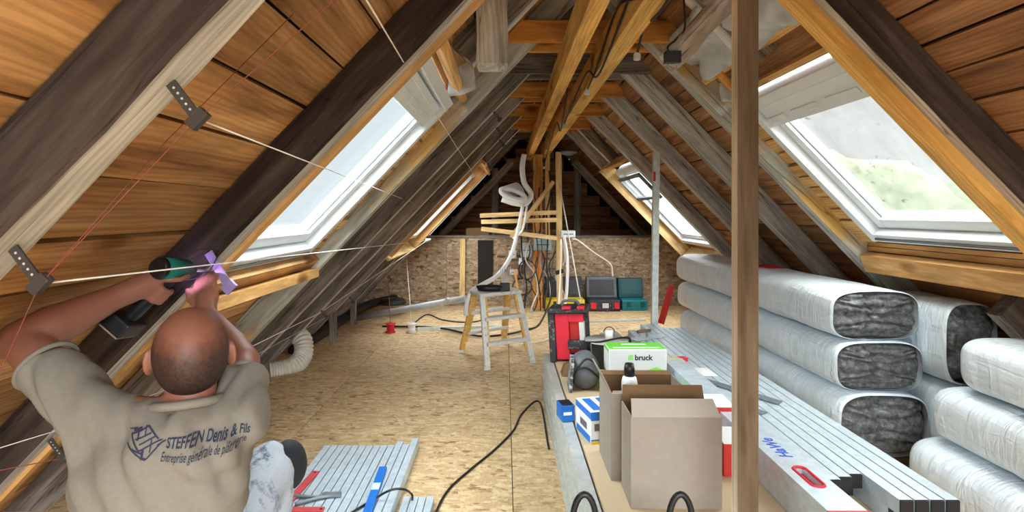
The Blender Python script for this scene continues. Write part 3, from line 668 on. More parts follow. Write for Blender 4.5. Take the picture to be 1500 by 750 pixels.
# ------------------------------------------------------------------ wrapped insulation packs
def pack(A, B, wd, ht, label, group, open_end=True, seed=1, layers=6, red=False):
    A = Vector(A); B = Vector(B); Ln = (B-A).length; M = frame(B-A, (0,0,1), A); root = empty('insulation_pack', A, label, 'insulation pack', group)
    def ring(x, sc, m, ex=3.6):
        out = []
        for k in range(m):
            t = 2*math.pi*k/m; c, s_ = math.cos(t), math.sin(t)
            y = math.copysign(abs(c)**(2/ex), c)*wd/2*sc; z = math.copysign(abs(s_)**(2/ex), s_)*ht/2*sc
            q = Vector((x*2.2, y*7, z*7+seed*3.7)); d = mnoise.noise(q)*.008 + mnoise.noise(Vector((x*9, y*4, z*4+seed)))*.005
            d -= .006*max(0, math.cos(x*2*math.pi/.42))**8
            out.append(Vector((x, y*(1+d*3), z*(1+d*3) + ht/2)))
        return out
    m = 44; n = 44; mb = MB(); rows = []
    if open_end:
        rows.append(ring(-.022, .955, m)); rows.append(ring(-.016, .985, m)); rows.append(ring(-.004, 1.0, m))
    else:
        for k in range(6): th = math.pi/2*k/6; rows.append(ring(.09*(1-math.sin(th)) - .03, max(.02, 1-.33*(1-math.sin(th))**1.1 if k else .55), m))
        rows = rows[::-1] if False else sorted(rows, key=lambda r: r[0].x)
        rows = []
        for k in range(7): a = k/6*math.pi/2; rows.append(ring(.10*(1-math.cos(a))**1.0, .30+.70*math.sin(a)**.55, m))
    for i in range(1, n): rows.append(ring(.10+(Ln-.2)*i/n, 1.0, m))
    for k in range(7): a = k/6*math.pi/2; rows.append(ring(Ln-.10*(1-math.sin(a)), .30+.70*math.cos(a)**.55, m))
    for r in rows: mb.v += r
    for i in range(len(rows)-1):
        for k in range(m): mb.f.append([i*m+k, i*m+(k+1)%m, (i+1)*m+(k+1)%m, (i+1)*m+k]); mb.mi.append(0); mb.sm.append(True)
    e = (len(rows)-1)*m; mb.f.append([e+k for k in range(m)]); mb.mi.append(0); mb.sm.append(False)
    if not open_end: mb.f.append([k for k in range(m)][::-1]); mb.mi.append(0); mb.sm.append(False)
    mb.build('wrapping', M_FILM, root, mat=M)
    if open_end:
        mb = MB(); ny, nz = 30, 34
        for i in range(ny+1):
            for j in range(nz+1):
                a, b = i/ny*2-1, j/nz*2-1
                # square to superellipse
                r_ = max(abs(a), abs(b)); th = math.atan2(b, a); c_, s_ = math.cos(th), math.sin(th)
                y = math.copysign(abs(c_)**(2/3.6), c_)*r_*wd/2*.972; z = math.copysign(abs(s_)**(2/3.6), s_)*r_*ht/2*.972
                lay = abs(math.sin((b*.5+.5)*math.pi*layers + .5*mnoise.noise(Vector((a*2, b, seed)))))
                seam = math.exp(-((a-.08+.1*mnoise.noise(Vector((b*3, seed, 0))))/.07)**2)
                x = -.015 - .022*lay**.6 + .03*seam + .012*mnoise.noise(Vector((y*40, z*40, seed))) + .05*max(abs(a),abs(b))**6
                mb.v.append(Vector((x, y, z+ht/2)))
        for i in range(ny):
            for j in range(nz):
                k = i*(nz+1)+j; mb.f.append([k, k+1, k+nz+2, k+nz+1]); mb.mi.append(0); mb.sm.append(True)
        mb.build('wool_end', M_WOOL, root, mat=M)
    if red:
        mb = MB()
        for k in range(4): mb.box((1.05+.07*k, -.10, ht+.002), (1.10+.07*k, .02+.02*(k % 2), ht+.006))
        mb.build('red_print', M_REDC, root, mat=M)
    return root
pk = 'wrapped packs along the right wall'
pack((1.87,2.76,.655), (1.86,5.25,.655), .46, .255, 'topmost of three long wrapped insulation packs with grey wool ends', pk, seed=1, red=True, layers=6)
pack((1.875,2.74,.40), (1.87,5.25,.40), .455, .255, 'middle of three long wrapped insulation packs with grey wool ends', pk, seed=2, layers=7)
pack((1.885,2.72,.08), (1.88,5.2,.08), .46, .32, 'bottom of three long wrapped insulation packs, its wool end drooping over the studs', pk, seed=3, layers=5)
pack((2.235,2.62,.47), (2.235,3.10,.47), .26, .40, 'wrapped insulation pack with slanted wool end wedged against the right slope', pk, seed=4, layers=2)
pack((2.26,2.62,.09), (2.26,3.08,.09), .28, .37, 'wrapped insulation pack hidden under the one wedged against right slope', pk, seed=8, layers=2)
for y in (2.95, 4.9): timber('bearer', (1.66,y,.04), (2.4 if y < 3 else 2.1,y,.04), .08, .08, W_SIDE, 'wooden bearer under the wrapped packs, %s' % ('near one' if y < 3 else 'far one'), 'bearer')
fk = 'closed packs in the right foreground'
pack((2.145,2.40,.53), (2.11,1.05,.53), .35, .235, 'topmost of three closed white insulation packs at the right edge', fk, False, 5)
pack((2.165,2.50,.275), (2.12,1.1,.275), .48, .25, 'middle of three closed white insulation packs at the right edge', fk, False, 6)
pack((2.12,2.56,.0), (2.07,1.15,.0), .52, .275, 'bottom of three closed white insulation packs at the right edge', fk, False, 7)
o = MB().ell(onz(1297,650,.14), (.03,.02,.025)).build('foam_scrap', M_CARDIN); o.location = (0,0,0); origin_to(o, onz(1297,650,.14)); tag(o, 'small brown foam scrap under the drooping wool end', 'scrap')
p0, p1 = at(968,474,5.3), at(984,418,5.33)
o = MB().cyl(p0, p1, .032, n=14).build('red_tube', M_REDC); origin_to(o, p0); tag(o, 'red tube leaning on the far ends of the wrapped packs', 'tube')

# ------------------------------------------------------------------ things on the board stack (top at .298)
ZT = .2985
def open_box(x0, x1, y0, y1, h, label, ff, fb, rz=0.0):
    c = Vector(((x0+x1)/2, (y0+y1)/2, ZT)); root = empty('cardboard_box', c, label, 'box', rz=rz); Mr = Matrix.Translation(c) @ Matrix.Rotation(rz, 4, 'Z') @ Matrix.Translation(-c)
    t = .005; z0, z1 = ZT, ZT+h
    def part(name, mb, m): mb.v = [Mr @ p for p in mb.v]; return mb.build(name, m, root)
    part('front_panel', MB().box((x0,y0,z0), (x1,y0+t,z1)), [M_CARD]); mb = MB().box((x0,y1-t,z0), (x1,y1,z1)); part('back_panel', mb, M_CARDIN)
    part('side_panel', MB().box((x0,y0+t,z0), (x0+t,y1-t,z1)), M_CARD); part('side_panel', MB().box((x1-t,y0+t,z0), (x1,y1-t,z1)), M_CARD)
    part('bottom_panel', MB().box((x0+t,y0+t,z0), (x1-t,y1-t,z0+t)), M_CARDIN)
    dx, dz = ff; part('flap', MB().hexa([Vector(q) for q in ((x0+.003,y0,z1), (x1-.003,y0,z1), (x1-.003,y0+t,z1), (x0+.003,y0+t,z1), (x0+.012,y0+dx,z1+dz), (x1-.012,y0+dx,z1+dz), (x1-.012,y0+dx+t,z1+dz), (x0+.012,y0+dx+t,z1+dz))]), M_CARDL)
    dx, dz = fb; part('flap', MB().hexa([Vector(q) for q in ((x0+.003,y1-t,z1), (x1-.003,y1-t,z1), (x1-.003,y1,z1), (x0+.003,y1,z1), (x0+.008,y1-t+dx,z1+dz), (x1-.008,y1-t+dx,z1+dz), (x1-.008,y1+dx,z1+dz), (x0+.008,y1+dx,z1+dz))]), M_CARDIN)
    part('flap', MB().hexa([Vector(q) for q in ((x0,y0+.01,z1), (x0+t,y0+.01,z1), (x0+t,y1-.01,z1), (x0,y1-.01,z1), (x0-.035,y0+.02,z1+.07), (x0-.03,y0+.02,z1+.072), (x0-.03,y1-.02,z1+.072), (x0-.035,y1-.02,z1+.07))]), M_CARD) if rz == 0 and h > .32 else None
    return root
open_box(.427, .734, 1.836, 2.0, .31, 'open grey-brown cardboard box in front, flaps standing up', (.05,.045), (.012,.055), rz=-.012)
open_box(.396, .70, 2.03, 2.28, .325, 'second open cardboard box standing behind the front cardboard box', (.02,.004), (.015,.012))
# spray can inside the second box
p = at(917,560,2.2); root = empty('foam_can', (p.x,2.14,.46), 'white aerosol can with a black cap sticking out of the second box', 'can')
mb = MB().lathe([(.0,.30),(.031,.30),(.031,.62),(.027,.64),(.018,.648),(0,.648)], (p.x,2.14,.012), 24); mb.build('can_body', M_WBOX, root)
MB().lathe([(0,.645),(.020,.645),(.021,.675),(.017,.695),(0,.695)], (p.x,2.14,.012), 20).build('cap', M_BLACK, root)
MB().lathe([(.0315,.55),(.0318,.552),(.0318,.585),(.0315,.587)], (p.x,2.14,.012), 24).build('label_band', M_GREYP, root)

# green and white carton with lettering
gx0, gx1, gy0, gy1, gz = .574, .894, 3.0, 3.16, .547
gb = empty('carton', (.734,3.08,ZT), 'white and bright green printed carton in the middle of the board stack', 'carton')
bevel(MB().box((gx0,gy0,ZT), (gx1,gy1,gz)).build('body', M_WBOX, gb), .003)
mb = MB(); e = .0008
mb.box((gx0+.004,gy0+.004,gz), (gx1-.004,gy1-.004,gz+e)); mb.box((gx0-e,gy0+.003,ZT+.002), (gx0,gy1-.003,ZT+.11)); mb.box((gx0-e,gy0+.003,gz-.02), (gx0,gy1-.003,gz-.004))
mb.extrude([(gx0+.1,gy0-e,ZT+.01), (gx1-.003,gy0-e,ZT+.01), (gx1-.003,gy0-e,ZT+.13), (gx1-.06,gy0-e,ZT+.15), (gx0+.12,gy0-e,ZT+.10)], (0,0,0), (0,e,0)); mb.build('green_print', M_GREENP, gb)
mb = MB(); mb.box((gx0+.004,gy0-e*.5,ZT+.005), (gx1-.004,gy0,gz-.006)); mb.build('grey_print', M_GREYP, gb)
mb = MB(); mb.box((gx0+.03,gy0+.03,gz+e), (gx1-.03,gy0+.045,gz+2*e)); mb.box((gx0+.09,gy1-.06,gz+e), (gx1-.09,gy1-.04,gz+2*e)); mb.build('pale_stripe', M_WBOX, gb)
o1 = lettering('ill', .042, (gx0+.105,gy0-.001,gz-.06), (1,0,0), (0,0,1), M_GREENP, gb, bold=.0012); lettering('bruck', .042, (gx0+.142,gy0-.001,gz-.06), (1,0,0), (0,0,1), M_INK, gb, bold=.0012)
# blue and white carton, small blue box
def rot_box(c, sx, sy, sz, rz, mats, name, label, cat, z=ZT):
    root = empty(name, (c[0],c[1],z), label, cat, rz=rz); M = Matrix.Translation((c[0],c[1],z)) @ Matrix.Rotation(rz, 4, 'Z'); mb = MB().box((0,0,0), (sx,sy,sz), 0, M); bevel(mb.build('body', mats, root), .002); return root, M
bb, M = rot_box((.372,2.35), .15, .19, .138, .22, M_WBOX, 'carton', 'white and blue printed carton left of the open boxes', 'carton'); e = .0008
mb = MB(); mb.box((.0,-e,.1), (.15,0,.137), 0, M); mb.box((-e,.01,.0), (0,.18,.03), 0, M); mb.box((-e,.0,.105), (0,.19,.134), 0, M); mb.box((.02,.02,.138), (.06,.17,.138+e), 0, M); mb.box((.085,.02,.138), (.13,.17,.138+e), 0, M); mb.box((.0,-e,.0), (.15,0,.018), 0, M); mb.build('blue_print', M_BLUEB, bb)
for lo_, hi_ in (((.015,-2*e,.055), (.06,-e,.085)), ((.075,-2*e,.06), (.10,-e,.09)), ((.11,-2*e,.055), (.14,-e,.092)), ((-2*e,.05,.045), (-e,.13,.075))): MB().box(lo_, hi_, 0, M).build('picture_print', M_GREY, bb)
mb = MB(); mb.box((.0,-2*e,.0), (.06,-e,.012), 0, M); mb.build('yellow_print', M_YEL, bb)
bs, M = rot_box((.272,2.60), .065, .09, .075, .2, M_BLUE, 'small_box', 'small bright blue box beside the white and blue carton', 'box')
mb = MB().box((.008,-.0008,.03), (.05,0,.045), 0, M); mb.build('white_print', M_WBOX, bs); mb = MB().box((.006,.006,.075), (.059,.084,.0765), 0, M); mb.build('open_top', M_BLACK, bs)
# red cartons behind the post
for (x, y, h, lb) in ((.83, 2.06, .125, 'red carton with white top beside the front box, nearer one'), (.905, 2.38, .15, 'red carton with white top beside the post, farther one')):
    rb, M = rot_box((x,y), .1, .16, h, -.05, M_REDC, 'carton', lb, 'carton'); MB().box((-.001,-.001,h), (.101,.161,h+.004), 0, M).build('lid', M_WBOX, rb); MB().box((.1,-.0008,.01), (.06,0,h-.02), 0, M).build('print', M_CARD, rb)
# red and black tool case on end
cx, cy = .445, 3.66; rc = empty('tool_case', (cx,cy,ZT), 'dusty black and red tool case standing on end on the board stack', 'tool case', rz=-.25)
Mc = Matrix.Translation((cx,cy,ZT)) @ Matrix.Rotation(-.25, 4, 'Z') @ Matrix.Rotation(-.06, 4, 'Y')
def cpart(name, mb, m, bw=.012): o = mb.build(name, m, rc); bevel(o, bw, 3); return o
cpart('shell', MB().box((-.135,-.05,.0), (-.09,.13,.35), 0, Mc), M_DUSTY); cpart('shell', MB().box((-.135,.02,0), (.125,.13,.34), 0, Mc), M_DUSTY)
cpart('shell_top', MB().box((-.13,-.07,.33), (.14,.13,.37), 0, Mc), M_DUSTY)
cpart('red_panel', MB().box((-.09,-.03,.02), (.0,.03,.33), 0, Mc), M_RED, .004); cpart('red_panel', MB().box((.0,-.03,.27), (.10,.03,.33), 0, Mc), M_RED, .004); cpart('red_recess', MB().box((.0,.0,.06), (.07,.03,.27), 0, Mc), M_REDC, .004)
cpart('side_strip', MB().box((.07,-.03,.10), (.105,.03,.27), 0, Mc), M_LGREY, .004); cpart('base_plate', MB().box((-.01,-.045,.09), (.12,.03,.15), 0, Mc), M_DUSTY, .006)
cpart('latch', MB().box((-.03,-.09,.365), (.03,-.05,.385), 0, Mc), M_RED, .004); cpart('latch', MB().box((.07,-.09,.365), (.12,-.05,.385), 0, Mc), M_RED, .004)
MB().tube(spline([Mc @ Vector(q) for q in ((-.05,.05,.37), (-.03,.05,.40), (.05,.05,.40), (.07,.05,.37))], 6), .010, 8).build('handle', M_GREY, rc)
# cardboard scrap, bag
mb = MB(); q = onz(830,552,ZT); mb.hexa([q+Vector(v) for v in ((-.03,0,0), (.05,-.02,0), (.05,.1,0), (-.03,.1,0), (-.01,.02,.07), (.05,.0,.085), (.045,.08,.08), (-.01,.09,.06))]); o = bevel(mb.build('cardboard_scrap', M_CARDIN), .006); origin_to(o, q); tag(o, 'brown folded cardboard scrap under the red and black case', 'scrap')
q = Vector((.455,3.05,ZT)); bg_ = empty('tool_bag', q, 'black and grey tool bag slumped against the green carton', 'bag'); mb = MB()
mb.ell(q+Vector((0,.07,.10)), (.09,.10,.11), n=26, m=16); mb.v = [Vector((p.x, p.y, max(ZT, p.z))) + Vector((1,1,0))*mnoise.noise(p*14)*.012 for p in mb.v]; mb.build('bag_body', M_GREY, bg_)
mb = MB(); 
for k in range(2): mb.tube(spline([q+Vector((-.085+.02*k,.03,.02+.02*k)), q+Vector((-.06,-.03,.12)), q+Vector((.0,-.035,.19-.05*k)), q+Vector((.08,.0,.13-.06*k))], 8), .006, 6)
mb.build('strap', M_BLACK, bg_); mb = MB(); mb.hexa([q+Vector(v) for v in ((-.10,-.03,0), (-.085,-.035,0), (-.08,.1,0), (-.095,.1,0), (-.085,-.025,.17), (-.07,-.03,.17), (-.06,.1,.18), (-.08,.1,.18))]); mb.build('checked_side', speckled('checked_cloth', (60,60,64), (190,190,190), 30, .47, .53), bg_)
# bucket with a white cup and cable behind the carton
q = Vector((.66,3.55,ZT)); b = empty('bucket', q, 'low dark bucket behind the green carton', 'bucket'); MB().lathe([(0,0),(.085,0),(.10,.165),(.104,.17),(.096,.17),(.08,.02),(0,.02)], q, 28).build('pail', M_DARK, b); MB().lathe([(.094,.165),(.14,.168),(.14,.174),(.0,.176)], q, 28).build('lid', M_LGREY, b)
q2 = q+Vector((.02,0,.177)); c = empty('cup', q2, 'white plastic cup with a thin wire loop on the bucket lid', 'cup'); MB().lathe([(0,0),(.024,0),(.028,.055),(.02,.06),(0,.06)], q2, 20).build('cup_body', M_PIPEW, c); MB().tube([q2+Vector((.035*math.cos(t),0,.045+.035*math.sin(t))) for t in [math.pi*k/14 for k in range(15)]], .003, 6).build('wire_loop', M_BLACK, c)
o = MB().tube(spline([q+Vector((-.14,-.06,.17)), q+Vector((-.06,-.10,.182)), q+Vector((.06,-.08,.20)), q+Vector((.14,-.02,.19)), q+Vector((.17,.05,.15)), q+Vector((.17,.05,.10))], 8), .007, 8).build('cable', M_BLACK); origin_to(o, q+Vector((0,0,.17))); tag(o, 'short black cable curled around the white cup', 'cable')
# trowel, yellow cutter, dark blades, paper, grey sheet
q = Vector((1.02,3.9,.404)); t = empty('trowel', q, 'steel plastering trowel with dark handle on the studs', 'trowel', rz=.5); Mt = Matrix.Translation(q) @ Matrix.Rotation(.5, 4, 'Z')
MB().box((-.14,-.05,0), (.14,.05,.003), 0, Mt).build('blade', M_STEEL, t); MB().cyl(Mt @ Vector((-.09,.0,.05)), Mt @ Vector((.03,0,.05)), .011, n=12).build('handle', M_BROWN, t); MB().bar(Mt @ Vector((.0,0,.003)), Mt @ Vector((.0,0,.05)), .015, .012, (1,0,0)).build('shank', M_STEELD, t)
q = Vector((1.02,3.28,.404)); t = empty('cutter', q, 'yellow cutter with red tip lying on the studs', 'cutter'); MB().bar(q+Vector((-.09,-.02,.012)), q+Vector((.03,.0,.012)), .035, .022).build('handle', M_YEL, t); MB().bar(q+Vector((.03,0,.013)), q+Vector((.075,.01,.013)), .05, .02).build('tip', M_RED, t)
for (a, b, wd, lb) in ((at(990,541,3.05), at(1142,582,2.55), .05, 'long dark steel blade lying across the studs, upper one'), (at(1000,560,2.8), at(1120,592,2.42), .045, 'long dark steel blade lying across the studs, lower one')):
    z = .410 if wd == .05 else .406; o = MB().bar((a.x,a.y,z), (b.x,b.y,z), wd, .005).build('steel_blade', M_STEELD); origin_to(o, (a.x,a.y,z)); tag(o, lb, 'blade')
o = MB().box((1.05,2.98,.4035), (1.17,3.14,.4045)).build('paper_sheet', M_WBOX); origin_to(o, (1.1,3.06,.4035)); tag(o, 'white sheet of paper on the studs beside the yellow cutter', 'paper')
o = bevel(MB().box((.74,2.36,ZT), (.895,2.72,.335)).build('grey_board', M_GREYPIPE), .003); origin_to(o, (.82,2.54,ZT)); tag(o, 'flat grey board behind the open cardboard boxes', 'board')
# black tub with two handles, only the handles reach into view
q = Vector((.335,1.34,0)); tb = empty('tub', q, 'black tub with two curved handles at the bottom edge', 'tub')
MB().lathe([(0,0),(.13,0),(.15,.43),(.156,.44),(.145,.44),(.125,.01),(0,.01)], q+Vector((.0,0,0)), 30).build('tub_body', M_BLACK, tb)
for u in (856, 997):
    c = at(u, 752, 1.36); MB().tube([Vector((c.x+.034*math.cos(t), c.y, .43+.165*math.sin(t)**.6)) for t in [math.pi*k/16 for k in range(17)]], .008, 10).build('handle', M_BLACK, tb)

# ------------------------------------------------------------------ tools on the left stud bundle
zs = .0605
a, b, c = onz(463,692,zs), onz(412,748,zs), onz(474,748,zs)
sq = empty('carpenters_square', b, 'red carpenter square lying on the wide stud bundle', 'square'); MB().bar(a+Vector((0,0,.004)), b+Vector((0,0,.004)), .034, .006).build('long_arm', M_REDD, sq); MB().bar(b+Vector((-.01,0,.004)), c+Vector((0,0,.004)), .034, .006).build('short_arm', M_REDD, sq)
for q in (a*.96+b*.04, c*.94+b*.06): MB().cyl(q+Vector((0,0,.0069)), q+Vector((0,0,.0078)), .006, n=12).build('hole', M_BLACK, sq)
a, b = onz(561,688,zs), onz(536,760,zs)
bl = empty('blue_level', b, 'flat blue plastic level on the wide stud bundle', 'level'); MB().bar(a+Vector((0,0,.008)), b+Vector((0,0,.008)), .036, .015).build('body', M_BLUE, bl); m1 = a*.62+b*.38; m2 = a*.48+b*.52; MB().bar(m1+Vector((0,0,.0162)), m2+Vector((0,0,.0162)), .033, .001).build('white_label', M_LBLUE, bl)
pl = empty('pliers', onz(455,734,zs), 'grey steel pliers lying beside the red square', 'pliers')
q = onz(487,728,zs); 
for k, (uu, vv) in enumerate(((420,727), (432,741))): MB().tube(spline([q+Vector((0,0,.008)), onz(462,731+k*2,zs)+Vector((0,0,.008)), onz(uu,vv,zs)+Vector((0,0,.008))], 6), .007, 8).build('handle', M_STEELD, pl)
MB().cyl(q+Vector((-.03,0,.002)), q+Vector((-.03,0,.016)), .016, n=14).build('pivot', M_STEELD, pl); MB().bar(q+Vector((-.03,0,.008)), q+Vector((.035,.01,.008)), .026, .012).build('jaw', M_STEELD, pl)
o = MB().tube(spline([onz(500,762,zs)+Vector((0,0,.006)), onz(545,735,zs)+Vector((0,0,.006)), at(572,718,2.34), at(592,717,2.36), onz(603,724,.035), onz(604,732,.035)], 8), .005, 8).build('cable', M_BLACK); origin_to(o, onz(545,735,zs)); tag(o, 'thin black cable arching over the stud bundles', 'cable')
o = MB().tube([p+Vector((0,0,.006)) for p in spline([onz(628,775), onz(655,722), onz(690,689), onz(725,660), onz(752,632), onz(765,607), onz(790,590), Vector((.24,2.98,0))], 10)], .006, 8).build('cable', M_BLACK); origin_to(o, onz(690,689)); tag(o, 'long black cable snaking over the floor to the board stack', 'cable')

# ------------------------------------------------------------------ stepladder (two-sided, three levels)
FA, FB, FC, FD = onz(714,541), onz(780,531), onz(676,516), onz(738,504)     # feet: front left, front right, rear left, rear right
ctr = (FA+FB+FC+FD)/4; HT = .60
ld = empty('stepladder', (ctr.x,ctr.y,0), 'low two-sided stepladder with ochre legs and dusty white treads', 'stepladder')
xw = ((FB-FA)+(FD-FC)).normalized(); yw = ((FC-FA)+(FD-FB)).normalized()
def tp(F, sx, sy): return ctr + xw*sx*.19 + yw*sy*.10 + Vector((0,0,HT-.02))
TA, TB, TC, TD = tp(FA,-1,-1), tp(FB,1,-1), tp(FC,-1,1), tp(FD,1,1)
for Fq, Tq, m in ((FA,TA,M_LADW), (FB,TB,M_LADW), (FC,TC,M_LADY), (FD,TD,M_LADY)):
    lg = MB().bar(Fq+Vector((0,0,.01)), Tq, .045, .028, yw).build('leg', m, ld); MB().cbox(Fq+Vector((0,0,.0125)), (.05,.05,.025)).build('rubber_foot', M_LGREY, lg)
for Fq, Tq, o_ in ((FA,TA,.03), (FB,TB,-.03), (FC,TC,.03), (FD,TD,-.03)):
    MB().bar(Fq*.82+Tq*.18+xw*o_, Tq+xw*o_*1.2, .02, .022, yw).build('inner_rail', M_LADY, ld)
for k in (.33, .67):
    for (p, q, p2, q2) in ((FA,FB,TA,TB), (FC,FD,TC,TD)):
        a = p*(1-k)+p2*k; b = q*(1-k)+q2*k; bevel(MB().bar(a, b, .085, .028, (0,0,1)).build('tread', M_LADW, ld), .004)
mb = MB(); P = [ctr + xw*sx*.225 + yw*sy*.135 + Vector((0,0,HT-.03)) for sx, sy in ((-1,-1),(1,-1),(1,1),(-1,1))]; mb.hexa(P + [p+Vector((0,0,.03)) for p in P]); bevel(mb.build('top_platform', M_LADW, ld), .006)
q = ctr + Vector((-.05,-.03,HT)); tr = empty('tool_tray', q, 'black tray on top of the stepladder', 'tray')
mb = MB(); mb.lathe([(0,0),(.10,0),(.12,.045),(.112,.045),(.09,.012),(0,.012)], q, 20); mb.v = [Vector((q.x+(p.x-q.x)*1.1, q.y+(p.y-q.y)*.6, p.z)) for p in mb.v]; mb.build('dish', M_BLACK, tr); bevel(MB().cbox(q+Vector((.13,0,.035)), (.09,.08,.07)).build('battery', M_BLACK, tr), .006)
q = ctr + Vector((.09,-.02,HT+.07)); root = empty('cable_ties', q, 'upright bunch of grey cable ties on the stepladder top', 'cable ties')
for k in range(7): MB().bar(q+Vector((-.03+.01*k,0,0)), q+Vector((-.05+.018*k,.01*(k % 2),.13+.01*(k % 3))), .007, .004, (0,1,0)).build('tie', M_GREYPIPE, root)

# ------------------------------------------------------------------ open tool cases along the back wall
def case(u0, u1, Y, hb, hl, mb_, ml, label, dp=.30, lat=M_GREY):
    x0, x1 = (u0-U0)*Y/F_PX, (u1-U0)*Y/F_PX; root = empty('tool_case', ((x0+x1)/2,Y,0), label, 'tool case', 'open tool cases at the back wall')
    bevel(MB().box((x0,Y,0), (x1,Y+dp,hb)).build('base', mb_, root), .015, 3)
    lid = bevel(MB().hexa([Vector(v) for v in ((x0,Y+dp-.09,hb), (x1,Y+dp-.09,hb), (x1,Y+dp,hb), (x0,Y+dp,hb), (x0,Y+dp-.03,hb+hl), (x1,Y+dp-.03,hb+hl), (x1,Y+dp+.06,hb+hl), (x0,Y+dp+.06,hb+hl))]).build('lid', ml, root), .015, 3)
    w_ = x1-x0; MB().hexa([Vector(v) for v in ((x0+.04,Y+dp-.093,hb+.04), (x1-.04,Y+dp-.093,hb+.04), (x1-.04,Y+dp-.085,hb+.04), (x0+.04,Y+dp-.085,hb+.04), (x0+.04,Y+dp-.045,hb+hl-.04), (x1-.04,Y+dp-.045,hb+hl-.04), (x1-.04,Y+dp-.03,hb+hl-.04), (x0+.04,Y+dp-.03,hb+hl-.04))]).build('lid_recess', lat, lid)
    for k in (.2, .72): MB().box((x0+w_*k,Y-.012,hb*.35), (x0+w_*k+.05,Y+.004,hb*.85)).build('latch', lat, root)
    return root
case(799, 857, 7.2, .15, .27, M_YEL, M_DUSTY, 'open yellow tool case with black lid behind the slim post', lat=M_DARK)
c2 = case(863, 909, 7.15, .15, .28, M_DUSTY, M_GREY, 'open black tool case with grey lid, middle of the three cases', lat=M_DARK)
MB().box((1.28,7.13,.05), (1.36,7.149,.11)).build('badge', M_LGREY, c2); MB().box((1.13,7.13,.04), (1.2,7.149,.12)).build('red_latch', M_RED, c2); MB().box((1.44,7.13,.04), (1.5,7.149,.12)).build('red_latch', M_RED, c2)
c3 = case(911, 949, 7.22, .14, .26, M_TEAL, M_TEALD, 'open teal tool case by the metal stud, rightmost of the three', lat=M_TEALD)

# metal stud upright
sp = Vector((1.225,4.5,0)); up = bpy.data.objects.new('metal_stud', stud_mesh(.05, .045, 1.80, M_STEELW)); COL.objects.link(up); up.matrix_world = frame((0.012,0,1), (0,-1,0), sp); tag(up, 'upright galvanised steel stud propped under the right slope', 'stud'); 
mk = MB().box((1.215,4.452,1.56), (1.235,4.4545,1.64)).build('red_mark', M_RED, up)

# ------------------------------------------------------------------ battens nailed at the far post
Yb = 7.03
for (a, b, lb) in (((703,316),(816,311),'upper of the pale horizontal battens at the electrical post'), ((705,325),(816,322),'middle of the pale horizontal battens at the electrical post'), ((705,335),(816,349),'lowest pale batten, sloping down to the slim post')):
    timber('batten', at(a[0],a[1],Yb), at(b[0],b[1],Yb), .035, .055, W_LIGHT, lb, 'batten')
timber('batten', at(749,348,6.97), at(811,266,6.97), .03, .06, W_LIGHT, 'pale diagonal batten crossing the horizontal battens', 'batten', up=(0,0,1))
timber('batten', at(754,395,7.3), at(766,470,7.45), .03, .03, W_NEW, 'thin wooden stick leaning at the back wall behind the ladder', 'stick', up=(0,1,0))

# ------------------------------------------------------------------ electrical mess
def ebox(u0, v0_, u1, v1_, Y, m, label, cat='junction box', d=.07):
    a, b = at(u0,v0_,Y), at(u1,v1_,Y); root = empty('junction_box', ((a.x+b.x)/2,Y+d,b.z), label, cat); bevel(MB().box((a.x,Y,b.z), (b.x,Y+d,a.z)).build('body', m, root), .008); MB().box((a.x+.015,Y-.008,b.z+.015), (b.x-.015,Y+.002,a.z-.015)).build('cover', m, root)
    MB().box((a.x+.03,Y-.01,(a.z+b.z)/2-.006), (b.x-.03,Y-.007,(a.z+b.z)/2+.006)).build('label_strip', M_GREY, root); return root
ebox(745,367,757,379,7.5,M_LGREY,'small light grey junction box on the back wall, leftmost')
ebox(763,356,780,377,7.5,M_LGREY,'large light grey junction box on the back wall')
ebox(782,350,808,367,7.3,M_LBLUE,'pale blue enclosure beside the far post'); ebox(760,378,766,388,7.5,M_WBOX,'tiny white socket under the large junction box','socket'); ebox(746,395,759,403,7.5,M_LGREY,'small grey socket below the brown board','socket')
ebox(822,338,843,348,7.05,M_WBOX,'white plastic box hanging right of the slim post','box')
o = MB().box(at(730,388,7.56), at(768,397,7.56)+Vector((0,.03,0))).build('mounting_board', M_BROWN); origin_to(o, at(750,397,7.57)); tag(o, 'brown mounting board under the junction boxes', 'board')
for u, v in ((786,374), (800,377)):
    q = at(u,v,7.25); o = MB().cyl(q, q+Vector((0,0,.07)), .025, .018, 12).build('plug', M_ORANGE); origin_to(o, q); tag(o, 'orange plug hanging on a wire, %s one' % ('left' if u < 790 else 'right'), 'plug')
q = at(816,400,7.02); o = MB().bar(q+Vector((-.02,0,0)), q+Vector((.08,0,.03)), .04, .05).build('clamp', M_BLACK); origin_to(o, q); tag(o, 'black clamp gripping the slim pale post', 'clamp')
rr = random.Random(3); cols = [M_BLACK, M_BLACK, M_GREY, M_LGREY, M_DARK]
names = ['leftmost', 'second', 'third', 'fourth', 'fifth', 'sixth', 'seventh', 'eighth', 'ninth', 'tenth', 'eleventh', 'twelfth', 'thirteenth', 'last']
for k in range(14):
    Y = 7.2 + rr.uniform(-.1,.2); u = 765 + k*4.3; m = cols[k % 5]; top = rr.choice((250, 275, 345, 352)); bot = rr.uniform(405, 470)
    pts = [at(u+rr.uniform(-2,2), top, Y)]; v = top
    while v < bot:
        v += rr.uniform(18, 34); pts.append(at(u+rr.uniform(-9,9)*(1 if v > 350 else .35), v, Y + rr.uniform(-.06,.06)))
    o = MB().tube(spline(pts, 5), .008 if k % 3 else .011, 6).build('wire', m); origin_to(o, pts[-1]); tag(o, '%s wire dangling at the far electrical post, %s from the left' % ('black' if m is M_BLACK else 'grey', ORD[k]), 'wire', 'wires dangling at the far post')
